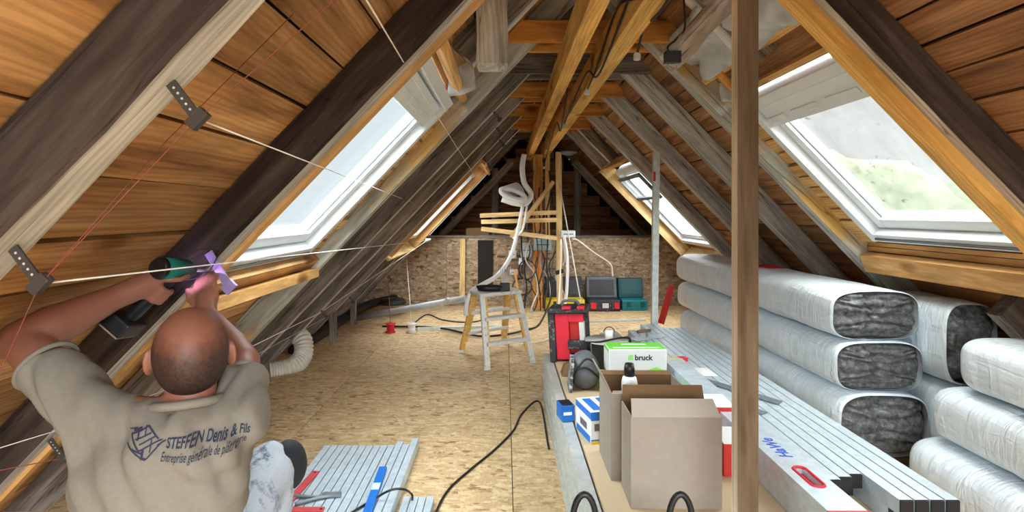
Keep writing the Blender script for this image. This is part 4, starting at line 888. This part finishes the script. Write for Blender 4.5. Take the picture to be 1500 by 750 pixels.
for k, (u, v, ru, rv) in enumerate(((772,395,12,14), (765,420,14,12), (792,415,10,22))):
    o = MB().tube([at(u+ru*math.cos(t), v+rv*math.sin(t), 7.42+.02*math.sin(3*t)) for t in [2*math.pi*i/28 for i in range(28)]], .009, 6, closed=True).build('wire_loop', M_BLACK if k < 2 else M_GREY); origin_to(o, at(u,v+rv,7.42)); tag(o, ['round loop of black wire under the large junction box', 'lower loop of black wire behind the stepladder', 'tall loop of grey wire by the post'][k], 'wire')
o = MB().tube(spline([at(838,350,7.1), at(846,352,7.2), at(870,370,7.3), at(893,386,7.4), at(897,400,7.45), at(899,425,7.45)], 6), .012, 8).build('cable', M_ROPE); origin_to(o, at(870,370,7.3)); tag(o, 'pale cable arching over the cases on the back wall', 'cable')
o = MB().tube(spline([at(826,345,7.0), at(831,380,7.0), at(830,430,7.0), at(826,452,7.0)], 6), .02, 8).build('conduit', M_PIPEW); origin_to(o, at(826,452,7.0)); tag(o, 'white conduit running down beside the slim post', 'conduit')
o = MB().tube([at(819,268,6.9), at(856,470,6.3)], .008, 6).build('cord', M_ROPE); origin_to(o, at(856,470,6.3)); tag(o, 'straight white cord slanting from the beams to the red case', 'cord')
o = MB().tube(spline([at(810,410,7.0), at(806,440,6.6), onz(790,475,.02), onz(770,483,.02), onz(740,490,.02), onz(700,492,.02), onz(640,480,.02), onz(560,478,.02)], 8), .012, 8).build('cable', M_BLACK); origin_to(o, onz(740,490,.02)); tag(o, 'thick black cable lying on the floor behind the stepladder', 'cable')
o = MB().tube(spline([at(822,350,7.0), at(820,420,6.9), onz(815,480,.02), onz(800,498,.02), onz(760,505,.02)], 8), .01, 8).build('cable', M_ROPE); origin_to(o, onz(800,498,.02)); tag(o, 'pale cable dropping from the post onto the floor', 'cable')
o = MB().tube([p+Vector((0,0,.01)) for p in spline([onz(600,480), onz(625,462), onz(650,470), onz(690,473), onz(720,466)], 8)], .008, 6).build('cable', M_DARK); origin_to(o, onz(650,470)); tag(o, 'thin dark cable curving on the floor left of the stepladder', 'cable')

# white conduit: coil hung from the beams and the long bend down to the ladder
Yc = 6.9; c = at(757,285,Yc); root = empty('conduit_coil', c, 'coil of white corrugated conduit hanging from the left beam', 'conduit coil')
for k in range(5):
    a = .5 + k*.12; pts = [c + Vector((-.05+.02*k+(.17-.012*k)*math.cos(t)*math.cos(a) , .05*k-.1+.03*math.sin(t), (.055+.012*k)*math.sin(t)*1.0 - (.17)*math.cos(t)*math.sin(a)*.55)) for t in [2*math.pi*i/30 for i in range(30)]]; MB().tube(pts, .033, 8, closed=True).build('loop', M_PIPEW, root)
MB().tube(spline([at(768,226,Yc), at(765,245,Yc), at(768,268,Yc), at(778,285,Yc), at(770,298,Yc), at(755,298,Yc), at(735,292,Yc)], 8), .036, 10).build('loose_end', M_PIPEW, root)
o = MB().tube(spline([at(766,300,6.85), at(758,340,6.6), at(748,375,6.0), at(730,402,5.5), at(705,418,5.05), at(690,428,4.98), at(683,450,4.95), at(683,462,4.95)], 8), .023, 10).build('conduit', M_PIPEW); origin_to(o, at(730,402,5.5)); tag(o, 'white conduit curving from the coil down to the stepladder', 'conduit')
o = MB().tube(spline([at(772,300,6.9), at(766,335,6.9), at(752,350,6.9)], 6), .014, 8).build('conduit', M_PIPEW); origin_to(o, at(766,335,6.9)); tag(o, 'short white conduit tail hanging under the coil', 'conduit')
q = at(833,228,7.0); o = MB().lathe([(0,0),(.05,.004),(.10,.03),(.11,.05),(.10,.055),(0,.06)], q, 24).build('lamp', M_STEELD); origin_to(o, q); tag(o, 'unlit round metal lamp under the far end of the right beam', 'lamp')

# wires along the right beam with clear connectors
for k, (pts, lb) in enumerate(((((.515,1.4,2.20), (.505,2.0,2.12), (.515,2.5,2.24), (.505,3.0,2.10), (.5,3.3,2.05)), 'black wire looping along the right beam, nearest the camera'), (((.513,2.2,2.2), (.50,2.9,2.04), (.513,3.4,2.18), (.51,4.1,2.13), (.50,4.6,2.05)), 'black wire looping along the right beam, middle length'), (((.46,4.0,2.22), (.47,4.6,2.0), (.49,5.2,2.16), (.5,6.4,2.02), (.5,7.0,1.9)), 'black wire drooping between the two beams, farthest'), (((.59,1.8,2.095), (.60,2.1,2.08), (.615,2.4,2.12), (.62,2.55,2.05)), 'black wire under the right beam near the top'))):
    o = MB().tube(spline(pts, 8), .006, 6).build('wire', M_BLACK); origin_to(o, pts[2]); tag(o, lb, 'wire')
    q = Vector(pts[-1]); o = bevel(MB().cbox(q-Vector((0,0,.015)), (.03,.03,.035)).build('wire_connector', M_LGREY), .006); origin_to(o, q); tag(o, 'clear connector on the wire ' + lb.replace('black wire ', ''), 'connector')

# ------------------------------------------------------------------ left eave: duct, pipe, profile, spools
c0 = onz(412,540); dd = empty('flexible_duct', c0, 'white flexible duct elbow at the foot of the left rafters', 'duct')
pts = spline([at(395,545,4.35), at(415,541,4.4), at(432,535,4.45), at(444,520,4.55), at(443,498,4.62), at(428,487,4.7)], 44); Nn = len(pts)
mb = MB(); base_r = .075; mb.tube(pts, base_r, 18, rf=lambda t: 1+.07*math.sin(t*math.pi*2*26)); 
mb.v = [Vector((p.x,p.y,max(p.z,.002))) for p in mb.v]; mb.build('hose', M_DUCT, dd); MB().tube([pts[0]+(pts[1]-pts[0])*-.5, pts[0]+(pts[1]-pts[0])*1.5], .085, 18).build('collar', M_DUCT, dd)
a, b = Vector((-1.78,6.45,.05)), at(682,437,5.85); o = MB().cyl(a, b, .035, n=16).build('grey_pipe', M_GREYPIPE); origin_to(o, a); tag(o, 'long light grey pipe leaning up from the left eave', 'pipe')
o = bevel(MB().bar(b*.86+a*.14+Vector((0,-.05,.04)), b*.80+a*.20+Vector((0,-.05,-.02)), .05, .03).build('pipe_clip', M_LGREY), .005); origin_to(o, b); tag(o, 'white clip on the long grey pipe', 'clip')
a, b = onz(612,484), onz(735,480); o = MB().bar(a+Vector((0,0,.016)), b+Vector((0,0,.016)), .05, .03).build('profile', M_STEELW); origin_to(o, a); tag(o, 'white steel profile lying on the floor behind the stepladder', 'profile')
a, b = onz(852,473), onz(945,470); o = MB().bar(a+Vector((0,0,.012)), b+Vector((0,0,.012)), .045, .022).build('profile', M_STEELW); origin_to(o, a); tag(o, 'white steel profile on the floor in front of the tool cases', 'profile')
def spool(u, v, m, label, vt):
    q = onz(u, v); root = empty('string_spool', q, label, 'spool'); MB().lathe([(0,0),(.055,0),(.055,.012),(.04,.015),(.04,.085),(.055,.088),(.055,.10),(0,.10)], q, 20).build('reel', m, root)
    t = at(u-4 if m is M_RED else u-8, vt, 7.15); MB().tube([q+Vector((0,0,.1)), t], .004, 5).build('string', M_REDS if m is M_RED else M_ROPE, root)
spool(572, 487, M_RED, 'red string spool on the floor at the left eave', 402); spool(603, 487, M_PIPEW, 'white string spool on the floor left of the stepladder', 374)
o = MB().tube(spline([(-1.95,5.0,.03), (-1.9,5.8,.05), (-1.85,6.4,.09), (-1.75,7.0,.12), (-1.5,7.4,.14)], 10), .055, 12).build('duct_hose', M_BLACK); origin_to(o, (-1.9,5.8,0)); tag(o, 'dark hose running along the left eave', 'hose')
o = MB().lathe([(.0,0),(.17,.0),(.18,.02),(.15,.06),(0,.07)], at(575,445,6.9), 26).build('lid_disc', M_BLACK); origin_to(o, at(575,445,6.9)); tag(o, 'round black cover in the dark left corner', 'cover')

# ------------------------------------------------------------------ hanger straps on the left rafters
def strap(Y, t, ln, label, back=.0, group='perforated hanger straps', s='l', w_=.018, m=None):
    root = empty('hanger_strap', RP(s, t, Y, 0), label, 'strap', group)
    Y += .034; a = RP(s, t, Y, -.001); b = RP(s, t-.012, Y, -ln); MB().bar(a, b, w_, .004, (0,1,0)).build('strip', m or M_STRAP, root)
    MB().bar(b+DIR[s]*-.018, b+DIR[s]*.018, .02, .014, (0,1,0)).build('clip', m or M_STRAP, root)
    for k in range(5):
        q = a.lerp(b, .14+.15*k); MB().cyl(q+Vector((0,-.0021,0)), q+Vector((0,-.0028,0)), .0022, n=8).build('hole', M_LGREY, root)
    return b
s1a = strap(YL[1], 2.10, .075, 'perforated strap with string knot on the nearest rafter, upper one')
s1b = strap(YL[1], 1.72, .075, 'perforated strap on the nearest rafter above the man\'s raised elbow')
s2a = strap(YL[2], .80, .075, 'perforated strap low on the second rafter behind the man\'s back')
sa = {}; ua = {}
for i, tt in ((3,.72), (4,.67), (5,.66), (6,.64), (8,.66)): sa[i] = strap(YL[i]-.004, tt, .07, 'perforated strap low on the %s left rafter from the camera' % ordw[i])
for i, tt in ((4,2.79), (5,2.80), (6,2.82), (8,2.86)): ua[i] = strap(YL[i]-.004, tt, .07, 'perforated strap high on the %s left rafter from the camera' % ordw[i])
# ------------------------------------------------------------------ strings
def string(pts, m, label, r=.0016):
    o = MB().tube(pts, r, 5).build('string', m); origin_to(o, pts[0]); tag(o, label, 'string')
string([s1a, at(625,305,6.2)], M_ROPE, 'white string from the upper strap across the left skylight', .0018)
string([s1b, at(628,352,6.6)], M_ROPE, 'white string passing just above the man\'s head', .0018)
string([at(0,545,.86), s1b, s1a, at(505,-12,.88)], M_REDS, 'red string stretched along the nearest rafter', .0010)
string([at(430,20,1.15), at(245,205,1.1), s1b], M_REDS, 'second faint red string parallel to the nearest rafter', .0008)
string([at(528,-15,1.0), at(593,94,1.735), at(698,262,5.9)], M_ROPE, 'white string slanting down from the top over the left skylight', .0022)
string([at(0,656,1.55), s2a+DIR['l']*.06+OUT['l']*.07, sa[3], sa[5]], M_ROPE, 'pale string low behind the man\'s back')
string([at(-5,690,1.6), s2a, sa[3]-DIR['l']*.02], M_REDS, 'lower reddish string behind the man\'s back')
string([sa[3]+OUT['l']*.06, sa[5]+OUT['l']*.06, at(626,352,6.9)], M_ROPE, 'pale string along the low straps on the left slope', .003)
string([at(758,-10,3.2), at(751,192,6.0)], M_REDS, 'thin red plumb string near the collar ties', .003)
q = at(627,352,6.6); o = MB().cyl(q-Vector((.03,0,0)), q+Vector((.03,.02,.01)), .022, .012, 10).build('string_tensioner', M_LBLUE); origin_to(o, q); tag(o, 'pale string tensioner at the end of the lower long string', 'tensioner')
q = at(625,305,6.2); o = MB().cyl(q-Vector((.03,0,0)), q+Vector((.03,.02,.01)), .02, .012, 10).build('string_tensioner', M_LBLUE); origin_to(o, q); tag(o, 'pale string tensioner at the end of the upper long string', 'tensioner')

# ------------------------------------------------------------------ the kneeling man
V3 = Vector
def bake(mb, name, voxel, smooth, mat, parent, disp=None):
    o = mb.build(name, mat, None); r = o.modifiers.new('r', 'REMESH'); r.mode = 'VOXEL'; r.voxel_size = voxel; r.use_smooth_shade = True
    s = o.modifiers.new('s', 'SMOOTH'); s.factor = .5; s.iterations = smooth
    dg = bpy.context.evaluated_depsgraph_get(); me = bpy.data.meshes.new_from_object(o.evaluated_get(dg)); bpy.data.objects.remove(o)
    if disp:
        ns = [v.normal.copy() for v in me.vertices]
        for v, n in zip(me.vertices, ns): v.co = v.co + n*disp(v.co, n)
    for p in me.polygons: p.use_smooth = True; p.material_index = 0
    me.materials.clear(); me.materials.append(mat)
    me.transform(parent_matrix(parent).inverted()); o = bpy.data.objects.new(name, me); COL.objects.link(o); o.parent = parent; return o
man = empty('person', (-.80,1.2,0), 'kneeling worker seen from behind in grey T-shirt, drilling into the rafter', 'person')
HC_ = V3((-.720,1.245,.985)); HR = Matrix.Rotation(math.radians(27), 3, 'Z') @ Matrix.Rotation(math.radians(14), 3, 'X')
def hl(x, y, z): return HC_ + HR @ V3((x,y,z))
LS, RS = V3((-.905,1.20,.852)), V3((-.605,1.24,.822)); LE, LW = V3((-1.135,1.275,1.000)), V3((-1.035,1.435,1.075)); RE, RW = V3((-.695,1.43,.905)), V3((-.868,1.575,1.005))
b = MB()
b.ell(HC_, (.072,.092,.097), HR, 28, 18); b.ell(hl(0,-.020,.006), (.070,.075,.080), HR, 24, 14); b.ell(hl(0,.042,-.062), (.056,.058,.052), HR); b.cap(hl(0,.085,.008), .010, hl(0,.112,-.026), .014); b.ell(hl(0,.082,.030), (.05,.018,.012), HR); b.ell(hl(0,.094,-.062), (.024,.010,.010), HR); b.ell(hl(0,.075,-.098), (.022,.022,.016), HR)
for s in (-1, 1):
    b.ell(hl(s*.082,.0,-.018), (.009,.021,.034), HR @ Matrix.Rotation(s*.45, 3, 'Z'), 14, 10); b.cap(hl(s*.036,.066,-.02), .022, hl(s*.038,.04,-.05), .028)
b.cap(V3((-.708,1.222,.83)), .046, hl(0,-.02,-.055), .055); b.cap(V3((-.705,1.225,.84)), .045, hl(0,.02,-.07), .05)
b.cap(V3((-.70,1.20,.845)), .045, LS, .045); b.cap(V3((-.69,1.20,.845)), .045, RS, .042)
b.ell((-.76,1.20,.72), (.125,.075,.14)); b.ell((-.78,1.20,.50), (.12,.08,.15))
b.cap(LS, .050, LE, .046); b.cap(LE, .049, LE.lerp(LW,.35), .053); b.cap(LE.lerp(LW,.3), .053, LW, .033)
b.cap(RS, .047, RE, .044); b.cap(RE, .047, RE.lerp(RW,.35), .046); b.cap(RE.lerp(RW,.3), .046, RW, .029)
# left hand round the drill handle
H0, H1 = V3((-.932,1.535,1.135)), V3((-1.035,1.505,1.015)); hd = (H1-H0).normalized(); e1 = V3((0,1,0)).cross(hd).normalized(); e1 = e1 if e1.x > 0 else -e1; fy = (V3((0,1,0)) - hd*hd.y).normalized()
def hp(s, ang, r): return H0 + hd*s + (fy*math.cos(math.radians(ang)) + e1*math.sin(math.radians(ang)))*r
pc = hp(.062, 215, .036); b.ell(pc, (.036,.026,.045), frame(e1, hd, (0,0,0)).to_3x3()); b.cap(LW, .033, pc, .034); b.cap(hp(.035,200,.034), .017, hp(.092,205,.034), .017)
for k, (s, rr_) in enumerate(((.032,.0098), (.052,.0102), (.072,.0098), (.090,.0086))):
    an = (185, 140, 95, 45) if k else (185, 150, 110, 75)
    pp = [hp(s - (.014*j if k == 0 else 0), a, .032) for j, a in enumerate(an)]
    for j in range(3): b.cap(pp[j], rr_*(1-.08*j), pp[j+1], rr_*(.92-.08*j), 12)
tt = [hp(.055,240,.036), hp(.03,275,.034), hp(.012,310,.032), hp(.0,340,.031)]
for j in range(3): b.cap(tt[j], .0125-.001*j, tt[j+1], .0115-.001*j, 12)
# right hand pinching the hanger
pr = V3((-.892,1.622,1.045)); b.cap(RW, .029, pr, .028); up_ = (V3((-.926,1.662,1.125))-pr).normalized(); sx = V3((1,.0,.25)).normalized(); sx = (sx-up_*sx.dot(up_)).normalized(); nz = up_.cross(sx)
b.ell(pr, (.038,.018,.042), frame(sx, up_, (0,0,0)).to_3x3())
for k, ln in enumerate((.060,.068,.064,.050)):
    a0 = pr + sx*(-.027+.018*k) + up_*.034; a1 = a0 + up_*ln*.45 + nz*.006; a2 = a1 + up_*ln*.33 + nz*(.014 if nz.y > 0 else -.014); a3 = a2 + up_*ln*.2 + nz*(.016 if nz.y > 0 else -.016)
    b.cap(a0, .0098, a1, .0092, 12); b.cap(a1, .0092, a2, .0085, 12); b.cap(a2, .0085, a3, .0076, 12)
t0 = pr + sx*-.028 - up_*.012; t1 = t0 - sx*.022 + up_*.03; t2 = t1 + up_*.03 - sx*.002; b.cap(t0, .0135, t1, .0115, 12); b.cap(t1, .0115, t2, .0095, 12)
body = bake(b, 'body', .0052, 4, M_SKIN, man)
# eyes and hair
for s in (-1, 1): MB().ell(hl(s*.031,.088,.008), (.0115,.0115,.0115)).build('eye', M_WBOX, man)
tH = NT('cropped_hair'); nn = tH.noise(tH.coord(rnd=False), 230, 3); sep = tH.new('ShaderNodeSeparateXYZ'); tH.link(tH.coord(rnd=False), sep.inputs[0])
n3 = tH.noise(tH.coord(rnd=False), 40, 4); ad = tH.new('ShaderNodeMath', operation='MULTIPLY_ADD'); tH.link(n3, ad.inputs[0]); ad.inputs[1].default_value = .05; tH.link(sep.outputs[2], ad.inputs[2])
dens = tH.ramp(ad.outputs[0], [(.0, (1,1,1,1)), (.045, (.9,.9,.9,1)), (.095, (.0,.0,.0,1))]); hc = tH.ramp(nn, [(.36, L((28,20,17))), (.66, L((66,46,38)))])
tH.col(tH.mix(dens, L((142,92,72)), hc)); tH.b.inputs['Roughness'].default_value = .55; tH.bump(nn, .25, .002)
mb = MB(); n_, m_ = 96, 60; rx_, ry_, rz_ = .0775, .1005, .1005
idx = {}
def hv(i, k):
    if (i, k % n_) not in idx:
        ph = math.pi*i/m_; t = 2*math.pi*k/n_; idx[(i,k%n_)] = len(mb.v); mb.v.append(V3((rx_*math.sin(ph)*math.cos(t), ry_*math.sin(ph)*math.sin(t)-.006, rz_*math.cos(ph))))
    return idx[(i,k%n_)]
for i in range(m_):
    for k in range(n_):
        ph = math.pi*(i+.5)/m_; t = 2*math.pi*(k+.5)/n_; y = math.sin(ph)*math.sin(t); z = math.cos(ph); x = abs(math.sin(ph)*math.cos(t))
        if y < .30 and z > -.70+.3*max(0,y): mb.f.append([hv(i,k), hv(i+1,k), hv(i+1,k+1), hv(i,k+1)]); mb.mi.append(0); mb.sm.append(True)
Mh = Matrix.Translation(HC_) @ HR.to_4x4(); hair = mb.build('hair', tH.m, man, mat=Mh); sdf = hair.modifiers.new('s', 'SOLIDIFY'); sdf.thickness = .004; sdf.offset = -1

# T-shirt
b = MB()
b.ell((-.757,1.195,.705), (.190,.127,.165), None, 32, 20); b.cap(V3((-.70,1.185,.805)), .080, LS+V3((.01,0,-.005)), .066); b.cap(V3((-.695,1.19,.805)), .080, RS+V3((-.005,0,-.004)), .064)
b.ell((-.768,1.185,.60), (.166,.124,.20), None, 32, 20); b.ell((-.785,1.19,.45), (.168,.13,.16), None, 32, 20)
b.ell((-.72,1.170,.780), (.15,.092,.085), None, 28, 16); b.ell((-.705,1.178,.832), (.09,.082,.056), None, 24, 14); b.ell(LS, (.070,.070,.070)); b.cyl(LS, LS.lerp(LE,.66), .070, .068, 24); b.ell(RS, (.066,.066,.066)); b.cyl(RS, RS.lerp(RE,.68), .066, .062, 24); b.cap(V3((-.86,1.195,.75)), .08, LS, .068);  b.cap(V3((-.66,1.205,.73)), .075, RS, .064)
def folds(p, n):
    a = mnoise.noise(V3((p.x*34+p.z*20, p.y*5, p.z*9-p.x*4)))*.0075 + mnoise.noise(V3((p.x*10, p.y*10, p.z*10)))*.006
    f = abs(math.sin((p.x*1.0+p.z*.55)*42 + 3*mnoise.noise(p*5)))**3
    k = max(0, min(1, (p.z-.66)/.12))*.010
    g = abs(math.sin((p.z*1.0-p.x*.7)*30 + 4*mnoise.noise(p*4+V3((3,0,0)))))**4*max(0, min(1, (.72-p.z)/.12))*.011
    return a - f*k - g
shirt = bake(b, 'shirt', .008, 5, M_SHIRT, man, folds)
nk = V3((-.710,1.212,.878)); mb = MB(); ax = (hl(0,-.02,-.055)-V3((-.708,1.222,.83))).normalized(); ca = V3((1,0,0)); ca = (ca-ax*ca.dot(ax)).normalized(); cb = ax.cross(ca)
mb.tube([nk + ca*.066*math.cos(t) + cb*.064*math.sin(t) for t in [2*math.pi*k/40 for k in range(40)]], .0105, 8, closed=True); mb.build('collar', M_SHIRT, shirt)
for (A, B_, t, r) in ((LS, LE, .475, .0615), (RS, RE, .495, .056)):
    d = (B_-A).normalized(); c = A + d*(B_-A).length*(t+.17); a_ = d.orthogonal().normalized(); b_ = d.cross(a_); MB().tube([c + (a_*math.cos(t_)+b_*math.sin(t_))*r for t_ in [2*math.pi*k/36 for k in range(36)]], .006, 8, closed=True).build('sleeve_hem', M_SHIRT, shirt)

# print on the back of the shirt, laid onto the cloth
PW = parent_matrix(man); bvh = BVHTree.FromPolygons([PW @ v.co for v in shirt.data.vertices], [tuple(p.vertices) for p in shirt.data.polygons])
def drape(verts, faces, name, m):
    out = []
    for x, z in verts:
        dv = V3((-.30,1,.10)).normalized(); hit = bvh.ray_cast(V3((x+.09, .78, z-.03)), dv)[0]; hit = hit if hit is not None else V3((x,1.08,z)); out.append(hit - dv*.0035)
    mb = MB().add(out, faces, 0); o = mb.build(name, m, shirt, fix=False); return o
M_SINK = plain('shirt_print', (44,52,72), .85, mott=.2, scale=60)
def shirt_text(s, p0, p1, hgt, name, bold, shear=0.0):
    me = text_mesh(s, 1.0, bold, shear, 0.0); xs = [v.co.x for v in me.vertices]; w0, w1 = min(xs), max(xs); a = V3(p0); d = V3(p1)-a; up2 = V3((-.08,1.0)).normalized() if False else V3((0,0,1))
    bm = bmesh.new(); bm.from_mesh(me); bmesh.ops.triangulate(bm, faces=bm.faces); bm.to_mesh(me); bm.free()
    vs = []
    for v in me.vertices:
        t = (v.co.x-w0)/(w1-w0); q = a + d*t; vs.append((q.x + v.co.y*hgt*.10, q.z + v.co.y*hgt))
    drape(vs, [tuple(p.vertices) for p in me.polygons], name, M_SINK); bpy.data.meshes.remove(me)
Yk = 1.12
def sk(u, v): return V3((at(u,v,1.08).x, 0, at(u,v,Yk).z))
shirt_text('STEFFEN Denis & Fils', sk(239,650), sk(352,661), .0265, 'lettering', .022)
shirt_text('Entreprise générale de plâtrerie', sk(233,666), sk(346,674), .0235, 'lettering', .004, .12)
def emb(u0, v0_, u1, v1_, wd=1.3):
    a, b = sk(u0,v0_), sk(u1,v1_); d = (b-a); L_ = d.length; d.normalize(); n = V3((-d.z,0,d.x))*wd*Yk/F_PX/2; vs = []; fs = []; K = 6
    for i in range(K+1):
        q = a + d*L_*i/K; vs += [((q+n).x, (q+n).z), ((q-n).x, (q-n).z)]
        if i: fs.append((2*i-2, 2*i-1, 2*i+1, 2*i))
    return vs, fs
V_, F_ = [], []
for sgm in ((183,636,208,626,2), (208,626,226,640,2), (183,636,200,652,2), (200,652,232,640,2), (192,640,214,633,2), (200,645,221,637,2), (195,628,196,641,2), (205,625,206,636,1.5), (180,645,205,660,2), (205,660,212,662,3), (212,662,230,645,2), (190,650,206,655,2), (178,632,192,628,1.5), (216,640,216,655,1.5), (225,648,238,640,2), (206,650,206,662,3), (186,632,199,627,2.5)):
    v, f = emb(*sgm); b0 = len(V_); V_ += v; F_ += [tuple(i+b0 for i in q) for q in f]
drape(V_, F_, 'emblem', M_SINK)

# trousers, pads, belt, shoes
b = MB(); RHp, LHp = V3((-.715,1.20,.40)), V3((-.88,1.19,.40)); RK, LK = V3((-.70,1.60,.545)), V3((-.93,1.53,.085)); RA, LA = V3((-.70,1.54,.13)), V3((-.91,1.10,.07))
b.ell((-.797,1.185,.40), (.175,.138,.14)); b.cap(RHp, .098, RK, .078); b.cap(RK, .076, RA, .058); b.cap(LHp, .098, LK, .080); b.cap(LK, .076, LA, .058)
tro = bake(b, 'trousers', .009, 4, M_TROU, man, lambda p, n: mnoise.noise(p*13)*.010 + mnoise.noise(p*30)*.004)
mb = MB(); mb.ell(RK+V3((.045,.035,-.005)), (.055,.060,.075)); mb.build('knee_pad', M_PADS, tro)
mb = MB(); mb.ell(RHp.lerp(RK,.35)+V3((.07,0,.03)), (.04,.075,.06)); mb.build('thigh_pocket', M_PADS, tro)
MB().tube([V3((-.79+.172*math.cos(t), 1.185+.137*math.sin(t), .475)) for t in [2*math.pi*k/40 for k in range(40)]], .014, 8, closed=True).build('belt', M_PADS, tro)
for A, rot in ((V3((-.70,1.58,.0)), 0), (V3((-.91,1.02,.0)), 0)):
    mb = MB(); mb.cap(A+V3((0,-.07,.055)), .045, A+V3((0,.12,.042)), .038); mb.v = [V3((p.x,p.y,max(.004,p.z))) for p in mb.v]; sh = mb.build('shoe', M_PADS, man); bevel(MB().box(A+V3((-.045,-.115,0)), A+V3((.045,.16,.016))).build('sole', M_BLACK, sh), .01)

# drill with its lamp, and the bracket being fixed
dr = empty('drill', H0, 'dark green cordless drill held against the rafter', 'drill')
D0, D1 = V3((-.938,1.475,1.150)), V3((-.930,1.615,1.130)); dx = (D1-D0).normalized()
MB().cyl(D0, D0.lerp(D1,.75), .031, .030, 20).build('motor_housing', M_TOOLG, dr); MB().cyl(D0-dx*.012, D0, .024, .031, 20).build('end_cap', M_BLACK, dr); MB().cyl(D0.lerp(D1,.75), D1, .024, .014, 18).build('chuck', M_BLACK, dr); MB().cyl(D1, D1+dx*.085, .004, n=8).build('bit', M_STEEL, dr)
mb = MB(); mb.cap(H0, .021, H1, .019); mb.build('handle', M_BLACK, dr); mb = MB(); Mb = frame(hd, (0,-1,0), H1+hd*.028); mb.box((-.022,-.035,-.05), (.022,.035,.05), 0, Mb); bt = bevel(mb.build('battery', M_BLACK, dr), .006); MB().box((.022,-.03,-.045), (.026,.03,.045), 0, Mb).build('battery_label', M_CLOTH, bt)
led = bpy.data.lights.new('drill_lamp', 'SPOT'); led.energy = .7; led.color = (.62,.42,1.0); led.shadow_soft_size = .01; led.spot_size = math.radians(110); led.spot_blend = .8
lo = bpy.data.objects.new('drill_lamp', led); COL.objects.link(lo); lo.location = V3((-.955,1.585,1.10)); lo.rotation_euler = V3((.12,.9,.1)).to_track_quat('-Z','Y').to_euler()
hg = empty('hanger_bracket', RP('l',1.545,1.69,0), 'violet-lit hanger bracket held against the rafter by the raised hand', 'bracket')
A = RP('l',1.60,1.692,.03); B_ = RP('l',1.575,1.675,-.095); MB().bar(A, B_, .026, .004, (0,1,0)).build('strip', M_PURPLE, hg); MB().bar(B_-DIR['l']*.02, B_+DIR['l']*.02, .03, .012, (0,1,0)).build('lip', M_PURPLE, hg)
o = MB().tube(spline([RP('l',1.61,1.69,.03), RP('l',1.55,1.66,.045), RP('l',1.50,1.65,.02), RP('l',1.56,1.665,-.02), RP('l',1.64,1.67,.0)], 8), .0016, 6).build('wire_tie', M_BLACK); origin_to(o, RP('l',1.55,1.66,.03)); tag(o, 'thin dark wire looped around the violet bracket', 'wire')
